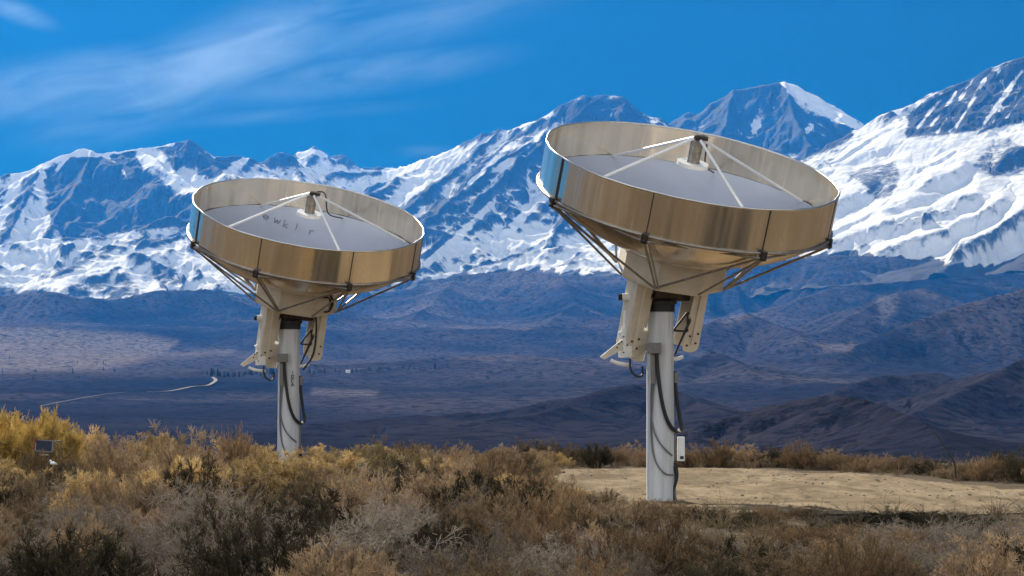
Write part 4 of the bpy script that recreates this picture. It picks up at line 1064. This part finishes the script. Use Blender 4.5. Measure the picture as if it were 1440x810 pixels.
# colours: dry late-season desert scrub
M_GOLD = leaf_mat("golden_rabbitbrush", (.27, .185, .08), (.66, .49, .24), (.14, .10, .06), .30)
M_TAN = leaf_mat("tan_brown_brush", (.15, .105, .065), (.39, .285, .175), (.09, .066, .046), .42)
M_GREY = leaf_mat("grey_bare_twigs", (.15, .122, .098), (.38, .32, .255), (.11, .09, .075), .40)
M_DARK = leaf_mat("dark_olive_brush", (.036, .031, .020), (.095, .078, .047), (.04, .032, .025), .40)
M_RUST = leaf_mat("rusty_brown_brush", (.13, .086, .048), (.34, .23, .13), (.08, .057, .038), .40)
M_YEL = leaf_mat("bright_yellow_rabbitbrush", (.42, .28, .07), (.80, .58, .20), (.18, .13, .07), .12)
protos = {}
for kind, mat, specs in (
        ('gold', M_GOLD, dict(nst=54, nbr=12, ntw=5, nlf=4, up=.4, crook=.10, tl=.115, lsize=(.014, .032), tw=.004, start=.66)),
        ('yellow', M_YEL, dict(nst=150, nbr=9, ntw=5, nlf=4, up=.1, crook=.10, tl=.085, lsize=(.014, .030), tw=.006, start=.78, lumpy=.04)),
        ('tan', M_TAN, dict(nst=52, nbr=12, ntw=5, nlf=4, up=.55, crook=.14, tl=.125, lsize=(.012, .028), start=.5)),
        ('grey', M_GREY, dict(nst=52, nbr=11, ntw=6, nlf=1, up=.2, crook=.38, tl=.145, lsize=(.008, .018), tw=.0046, start=.4)),
        ('dark', M_DARK, dict(nst=50, nbr=12, ntw=5, nlf=4, up=.5, crook=.16, tl=.125, lsize=(.014, .030), start=.5)),
        ('rust', M_RUST, dict(nst=70, nbr=10, ntw=5, nlf=3, up=1.2, crook=.10, tl=.15, lsize=(.010, .024), start=.45))):
    protos[kind] = []
    for v_ in range(3):
        a = dict(specs); pl = shrub(.72+.08*v_, .74+.07*((v_*2) % 3), spread=(.92, 1.0, .8)[v_], **a)
        o = pl.build('bush_source', mat); protos[kind].append(o.data)
        bpy.data.objects.remove(o)

KIND_NAME = {'yellow': 'rabbitbrush', 'gold': 'rabbitbrush', 'tan': 'brown_bush', 'grey': 'grey_sagebrush', 'dark': 'dark_shrub', 'rust': 'rusty_bush'}
KIND_TXT = {'yellow': 'bright yellow dry bush', 'gold': 'golden yellow dry bush', 'tan': 'tan brown dry bush', 'grey': 'grey twiggy half bare bush', 'dark': 'dark olive brown shrub', 'rust': 'rusty brown brushy bush'}
NBUSH = 0
def bush(kind, x, y, s, sz=None, label=None, var=None, group=None):
    global NBUSH
    NBUSH += 1
    me = protos[kind][rng.integers(3) if var is None else var]
    o = bpy.data.objects.new(KIND_NAME[kind], me); col.objects.link(o)
    o.location = (x, y, float(sheet_z(x, y))-.02)
    o.rotation_euler = (rng.normal(0, .06), rng.normal(0, .06), rng.uniform(0, 6.28))
    o.scale = (s*rng.uniform(.9, 1.1), s*rng.uniform(.9, 1.1), (sz or s)*rng.uniform(.92, 1.08))
    X, Y = to_px(x, y, EYE-1.7+.3)[0], y
    if label is None:
        if Y > 42 and X > 880: zone = "in the low row behind the bare dirt clearing"
        elif Y > 44 and X < 470: zone = "around the base of the far antenna post"
        elif Y > 44: zone = "on the scrub horizon between the two posts"
        elif Y > 31 and X < 430: zone = "in the middle scrub left of the far post"
        elif Y > 31 and X < 800: zone = "in the middle scrub between the two posts"
        elif Y > 31 and X < 960: zone = "at the foot of the near antenna post"
        elif Y > 31: zone = "along the front edge of the bare dirt clearing"
        elif X < 480: zone = "in the near scrub at the lower left"
        elif X < 900: zone = "in the near scrub at the lower middle"
        else: zone = "in the near scrub at the lower right"
        label = KIND_TXT[kind]+" "+zone
    tag(o, label, "bush", group or (KIND_TXT[kind]+" "+(zone if label.endswith(zone) else "")).replace(" bush ", " bushes ").replace(" shrub ", " shrubs "))
    return o
placed = []
def top_scale(px, py, y):
    """ground position under a pixel column and the height that reaches py at depth y"""
    d = px_dir(px, py); k = y/d[1]
    return d[0]*k, EYE+d[2]*k
def special(kind, px, top, y, s, label, var=None):
    x, h = top_scale(px, top, y); h -= float(sheet_z(x, y))
    me = protos[kind][var or 0]; zc = np.empty(len(me.vertices)*3, np.float32); me.vertices.foreach_get('co', zc); zz = float(np.percentile(zc[2::3], 99.8))
    o = bush(kind, x, y, s, h/zz/1.0, label, var or 0, group="bushes that stand out in the scrub"); o.scale.z = h/zz; o.rotation_euler[0] = o.rotation_euler[1] = 0
    del o['group']
    placed.append((x, y, s*.75)); return o
special('yellow', 66, 578, 43.5, 1.0, "big round bright yellow bush on the horizon line behind the solar panel", 0)
special('yellow', 18, 580, 44.5, 1.1, "yellow bush at the left edge of the scrub horizon beside the big round one", 1)
special('yellow', -28, 584, 43, 1.1, "yellow bush cut by the left edge of the picture", 2)
special('gold', 112, 597, 45, 1.0, "yellow brown bush just right of the big round yellow bush", 2)
special('rust', 330, 599, 46, .7, "rusty brown bush on the scrub horizon left of the far antenna post", 0)
special('dark', 282, 640, 33, 1.05, "large dark bush in the scrub below the left edge of the far dish", 1)
special('dark', 672, 655, 30, .95, "dark bush in the centre of the scrub", 2)
special('tan', 610, 640, 33, 1.0, "broad tan bush in the centre of the scrub", 1)
special('tan', 520, 655, 31.5, 1.0, "broad brown bush in the scrub right of the far antenna post", 0)
special('grey', 1385, 715, 22.5, 1.0, "large grey bare twig bush in the lower right corner", 1)
special('grey', 45, 765, 20.6, .9, "pale grey twig bush at the lower left corner", 2)
special('rust', 1075, 707, 33, .42, "small round dry bush alone at the front edge of the dirt clearing", 0)
special('rust', 1120, 708, 33.5, .55, "small rusty bush at the front edge of the dirt clearing right of the round one", 1)
special('rust', 935, 700, 34.5, .8, "rusty bush hiding the foot of the near antenna post", 2)
special('rust', 856, 686, 36.5, .4, "narrow upright rusty bush just left of the near antenna post", 1)
special('dark', 1215, 725, 31.5, .8, "dark olive shrub below the dirt clearing, left one of the dark trio", 0)
special('dark', 1262, 716, 32.5, .9, "dark olive shrub below the dirt clearing, middle one of the dark trio", 1)
special('dark', 1318, 716, 33, .9, "dark olive shrub below the dirt clearing, right one of the dark trio", 2)
special('dark', 990, 708, 32.5, .55, "lowest dark shrub added as post shadow just right of the near antenna post foot", 1)  # three dark shrubs added to stand in for the near post's shadow strip
special('dark', 1030, 715, 31.2, .6, "low dark shrub added as post shadow, midway between the near post and small round bush", 0)
special('dark', 1066, 721, 30.2, .55, "low dark shrub added as post shadow touching the left of the small round bush", 2)
special('dark', 838, 620, 56, .7, "dark bush on the scrub horizon left of the near antenna post", 2)
# the row behind the clearing
x_px = 745
while x_px < 1560:
    top = np.interp(x_px, [740, 790, 850, 890, 960, 1060, 1140, 1230, 1300, 1345, 1380, 1440, 1560], [626, 630, 624, 634, 630, 626, 630, 634, 643, 652, 634, 638, 648])+rng.uniform(-6, 6)
    y = np.interp(x_px, [880, 1180, 1440, 1600], [57.5, 53.5, 45.6, 42.5])+rng.uniform(0, 1.6)
    k = rng.choice(['tan', 'dark', 'rust', 'gold', 'tan'], p=[.35, .25, .28, .02, .1])
    x, h = top_scale(x_px, top, y); gz_ = float(sheet_z(x, y)); h = max(h-gz_, .25)
    o = bush(k, x, y, rng.uniform(.55, .8), h/.74)
    placed.append((x, y, .35)); x_px += rng.uniform(16, 30)
# general scatter, nearest first
POSTS = [(2.37, 38.7), (-4.545, 49.28)]
def depth_top(px):
    return np.interp(px, [-60, 60, 130, 200, 300, 420, 520, 620, 760, 800, 870], [600, 604, 606, 604, 606, 614, 614, 620, 626, 636, 642])
cand = 0
while cand < 5200:
    cand += 1
    y = math.sqrt(rng.uniform(18.3**2, 61**2)); x = rng.uniform(-.235, .235)*y
    px = 720+FPX*x/y
    far_y = np.interp(px, [0, 450, 800, 900], [50, 56, 58, 60])
    if y > far_y: continue
    if pad_mask(x, y, .01) > .5 or pad_mask(x, y-.5, .01) > .5: continue
    if px > 930 and y > 47: continue
    big = .86 if y < 30 else (1.0 if y < 45 else .95)
    s = big*rng.uniform(.6, 1.3)
    if px > 900 and y > 30: s *= .8
    if 800 < px < 1000 and 32 < y < 39: s = min(s, .6)
    if px > 700 and 30 < y < 45: s = min(s, .95)
    rr = .62*s+.02*(y-18)*.3
    if any(math.hypot(x-a, y-b) < (rr+c)*.97 for a, b, c in placed): continue
    if any(math.hypot(x-a, y-b) < .30+.40*s for a, b in POSTS): continue
    # do not hide the solar panel or the post feet
    hmax = 9
    if abs(px-62) < 40 and y < 41: hmax = 1.7-(628-553)/FPX*y
    if 885 < px < 975 and y < 38.7: hmax = min(hmax, 1.7-(700-553)/FPX*y)
    if 350 < px < 462: hmax = min(hmax, 1.7-((627 if 375 < px < 440 and y < 49.3 else 619)-553)/FPX*y)
    if px > 730 and y < 47: hmax = min(hmax, 1.7-(np.interp(px, [730, 770, 800, 880, 940, 965, 1090, 1130, 1200, 1300, 1440], [640, 668, 688, 700, 707, 738, 745, 728, 728, 718, 716])-553)/FPX*y)
    hmax = min(hmax, 1.7-(depth_top(px)-553)/FPX*y)
    if hmax < .16: continue
    nz = pnoise(np.array([x/3.5]), np.array([y/5.0]), 4)[0]
    u_ = rng.uniform()
    if y > 38 and px < 800: pr_ = [('gold', .50), ('tan', .84), ('rust', .95), ('dark', 1)]
    elif y > 29: pr_ = [('gold', .08), ('tan', .48), ('grey', .64), ('dark', .84), ('rust', 1)]
    else: pr_ = [('tan', .30), ('grey', .66), ('dark', .86), ('rust', 1)]
    kind = next(k for k, q in pr_ if u_ <= q)
    if nz > .35 and kind in ('tan', 'rust') and y < 38: kind = 'dark'
    if kind == 'dark' and y > 36 and px < 480: kind = 'tan'
    sz = min(s*(1.0 if y < 40 else 1.15), hmax/.86)
    if sz < .25*s and s > .5: s *= .55
    bush(kind, x, y, s, sz); placed.append((x, y, rr))
print("bushes:", NBUSH)

# dry grass and low litter between the bushes: uncountable, one object
def tuft(nb, h, lean):
    p = Plant(); a = rng.uniform(0, 6.28, nb); b0 = np.stack([np.cos(a)*.05, np.sin(a)*.05, np.zeros(nb)], 1)*rng.uniform(0, 1.6, nb)[:, None]
    d = np.stack([np.cos(a)*lean, np.sin(a)*lean, np.ones(nb)], 1)+rng.normal(size=(nb, 3))*.35; d[:, 2] = np.abs(d[:, 2])+.1
    L = rng.uniform(.4, 1, nb)*h; m1 = b0+unit(d)*L[:, None]*.6; e = m1+unit(d*np.array([1.7, 1.7, .7]))*L[:, None]*.5
    tn = rng.uniform(0, 1, nb)
    p.ribbons(b0, m1, .006, .005, tn, .0); p.ribbons(m1, e, .005, .002, tn, .0)
    return p.arrays()
tufts = [tuft(34, .24, .9), tuft(26, .17, 1.4), tuft(40, .32, .6), tuft(22, .13, 1.8)]
GV = []; GF = []; GA_ = []; GB = []; off = 0
n_t = 0
while n_t < 3400:
    y = math.sqrt(rng.uniform(17.5**2, 58**2)); x = rng.uniform(-.24, .24)*y
    m_ = float(pad_mask(x, y, .8))
    if m_ > .02 and rng.uniform() > .05+.25*(1-m_)**2: continue
    V, F, A, B = tufts[rng.integers(4)]; a = rng.uniform(0, 6.28); s = rng.uniform(.6, 1.3)*(.32 if m_ > .4 else 1)
    c, sn_ = math.cos(a)*s, math.sin(a)*s
    W = np.stack([V[:, 0]*c-V[:, 1]*sn_+x, V[:, 0]*sn_+V[:, 1]*c+y, V[:, 2]*s+float(sheet_z(x, y))], 1)
    GV.append(W); GF.append(F+off); off += len(W); GA_.append(np.clip(A*.6+rng.uniform(0, .4), 0, 1)); GB.append(B); n_t += 1
M_GRASS = leaf_mat("dry_grass", (.11, .08, .047), (.29, .22, .135), (.1, .08, .05), .0)
go = np_mesh('dry_grass', np.concatenate(GV), np.concatenate(GF), M_GRASS, smooth=False, attrs={'tone': np.concatenate(GA_), 'stem': np.concatenate(GB)})
tag(go, "dry grass and low litter between the bushes", "grass", kind='stuff')

SV = []; SF = []; n_ = 0
bm = bmesh.new(); bmesh.ops.create_icosphere(bm, subdivisions=1, radius=1.0)
iv = np.array([tuple(v_.co) for v_ in bm.verts]); if_ = np.array([[v_.index for v_ in f_.verts] for f_ in bm.faces]); bm.free()
for _ in range(420):
    x, y = rng.uniform(.5, 13), rng.uniform(33, 58)
    if pad_mask(x, y, .3) < .6: continue
    r_ = .009/rng.uniform(.25, 1.0)*(1.6 if rng.uniform() < .03 else 1)
    V = iv*(1+rng.normal(0, .12, (len(iv), 1)))*np.array([r_*rng.uniform(.8, 1.5), r_, r_*.6])
    a = rng.uniform(0, 6.28); V = np.stack([V[:, 0]*math.cos(a)-V[:, 1]*math.sin(a)+x, V[:, 0]*math.sin(a)+V[:, 1]*math.cos(a)+y, V[:, 2]+float(sheet_z(x, y))+.03], 1)
    SV.append(V); SF.append(if_+n_); n_ += len(iv)
M_STONE = simple("dull_stone", (.20, .17, .135), .9, 0, .2, .5, 1.7)
tag(np_mesh('gravel', np.concatenate(SV), np.concatenate(SF), M_STONE), "loose stones strewn over the bare dirt clearing", "gravel", kind='stuff')

# trees of the valley: rows of dark trees, each a tree of its own
M_FARLEAF = simple("dark_evergreen", (.022, .032, .024), .9, 0, .05, .3, .4)
M_TRUNK = simple("grey_bark", (.10, .08, .06), .9, 0, .1)
def tree_meshes(h, wdt, seed):
    r_ = np.random.default_rng(seed); m = MB(); m.tube([(0, 0, -.8), (0, 0, h*.6)], [.05*h, .02*h], 6); tr = m.build('trunk_source', M_TRUNK)
    V = []; F = []; n = 220
    for i in range(n):
        z = r_.uniform(.10, 1)*h; rr_ = wdt*(1-(z/h)**1.6)*(.55+.45*math.sin(z*3+seed)**2)+.15
        a = r_.uniform(0, 6.28); q = rr_*math.sqrt(r_.uniform(.1, 1)); c = np.array([math.cos(a)*q, math.sin(a)*q, z])
        s = r_.uniform(.05, .11)*h; k = len(V)
        for _ in range(4): V.append(c+r_.normal(size=3)*s*.6)
        F.append((k, k+1, k+2, k+3))
    cr = np_mesh('crown_source', np.array(V), np.array(F), M_FARLEAF, smooth=False)
    out = (tr.data, cr.data); bpy.data.objects.remove(tr); bpy.data.objects.remove(cr); return out
TM = [tree_meshes(14, 3.6, 1), tree_meshes(18, 3.0, 2), tree_meshes(11, 4.4, 5)]
def far_tree(px, py, s, label, group):
    p = valley_hit(px, py); t_, c_ = TM[rng.integers(3)]
    e = empty('valley_tree', p, rng.uniform(0, 6.28)); e.scale = (s*rng.uniform(.8, 1.3),)*2+(s*rng.uniform(.7, 1.3),)
    for nm, me in (('trunk', t_), ('crown', c_)):
        o = bpy.data.objects.new(nm, me); col.objects.link(o); o.parent = e
    tag(e, label, "tree", group)
for px in np.linspace(293, 384, 22): far_tree(px+rng.uniform(-2, 2), 530+rng.uniform(-2, 2)-.02*(px-293), rng.uniform(.4, .8), "small dark tree in the far row left of the far antenna post", "row of dark trees left of the far post")
for px in np.linspace(432, 640, 38): far_tree(px+rng.uniform(-5, 5), 527-.045*(px-432)+rng.uniform(-1.5, 1.5), rng.uniform(.25, .5), "small dark tree in the far row across the valley between the two posts", "row of dark trees between the posts")
for i in range(46):
    px = rng.uniform(-30, 190); py = rng.choice([rng.uniform(522, 535), rng.uniform(490, 520), rng.uniform(470, 520)])
    far_tree(px, py, rng.uniform(.15, .38), "small dark tree scattered over the pale valley land at the far left", "scattered trees at the far left of the valley")
# one white house by the trees
hp = valley_hit(489, 525)
hs = empty('white_house', hp, R(20)); hs.scale = (.55, .55, .55)
m = MB(); m.box((0, 0, 2.6), ((1, 0, 0), (0, 1, 0), (0, 0, 1)), (5.5, 4, 3.6)); m.build('wall', M_WHITE, hs)
m = MB(); m.prism([(-4.6, 6.2), (4.6, 6.2), (0, 8.6)], (-6.2, 0, 0), (0, 1, 0), (0, 0, 1), (1, 0, 0), 12.4); m.build('roof', M_WHITE, hs)
m = MB(); m.box((0, -4.02, 3.2), ((1, 0, 0), (0, 1, 0), (0, 0, 1)), (1.0, .08, 1.2)); m.build('window', M_BLACK, hs)
tag(hs, "tiny white house standing by the far tree row in the valley", "house")

# ---------------------------------------------------------------- haze: the air between here and the mountains
hz = MB(); top_z = 2900.0; bot = -130.0-150
hz.box((0, 0, (top_z+bot)/2), ((1, 0, 0), (0, 1, 0), (0, 0, 1)), (18500, 18500, (top_z-bot)/2))
m = bpy.data.materials.new("valley_haze"); m.use_nodes = True
t = NT(m.node_tree); t.n.clear()
o_ = t.add('ShaderNodeOutputMaterial')
pv = t.add('ShaderNodeVolumePrincipled', ins={'Color': (.02, .29, 1.0, 1), 'Absorption Color': (1, 1, 1, 1), 'Density': 2.45e-5, 'Anisotropy': .4})
t.l.new(pv.outputs[0], o_.inputs['Volume'])
hzo = hz.build('haze', m)
tag(hzo, "blue mountain haze", "haze", kind='stuff')
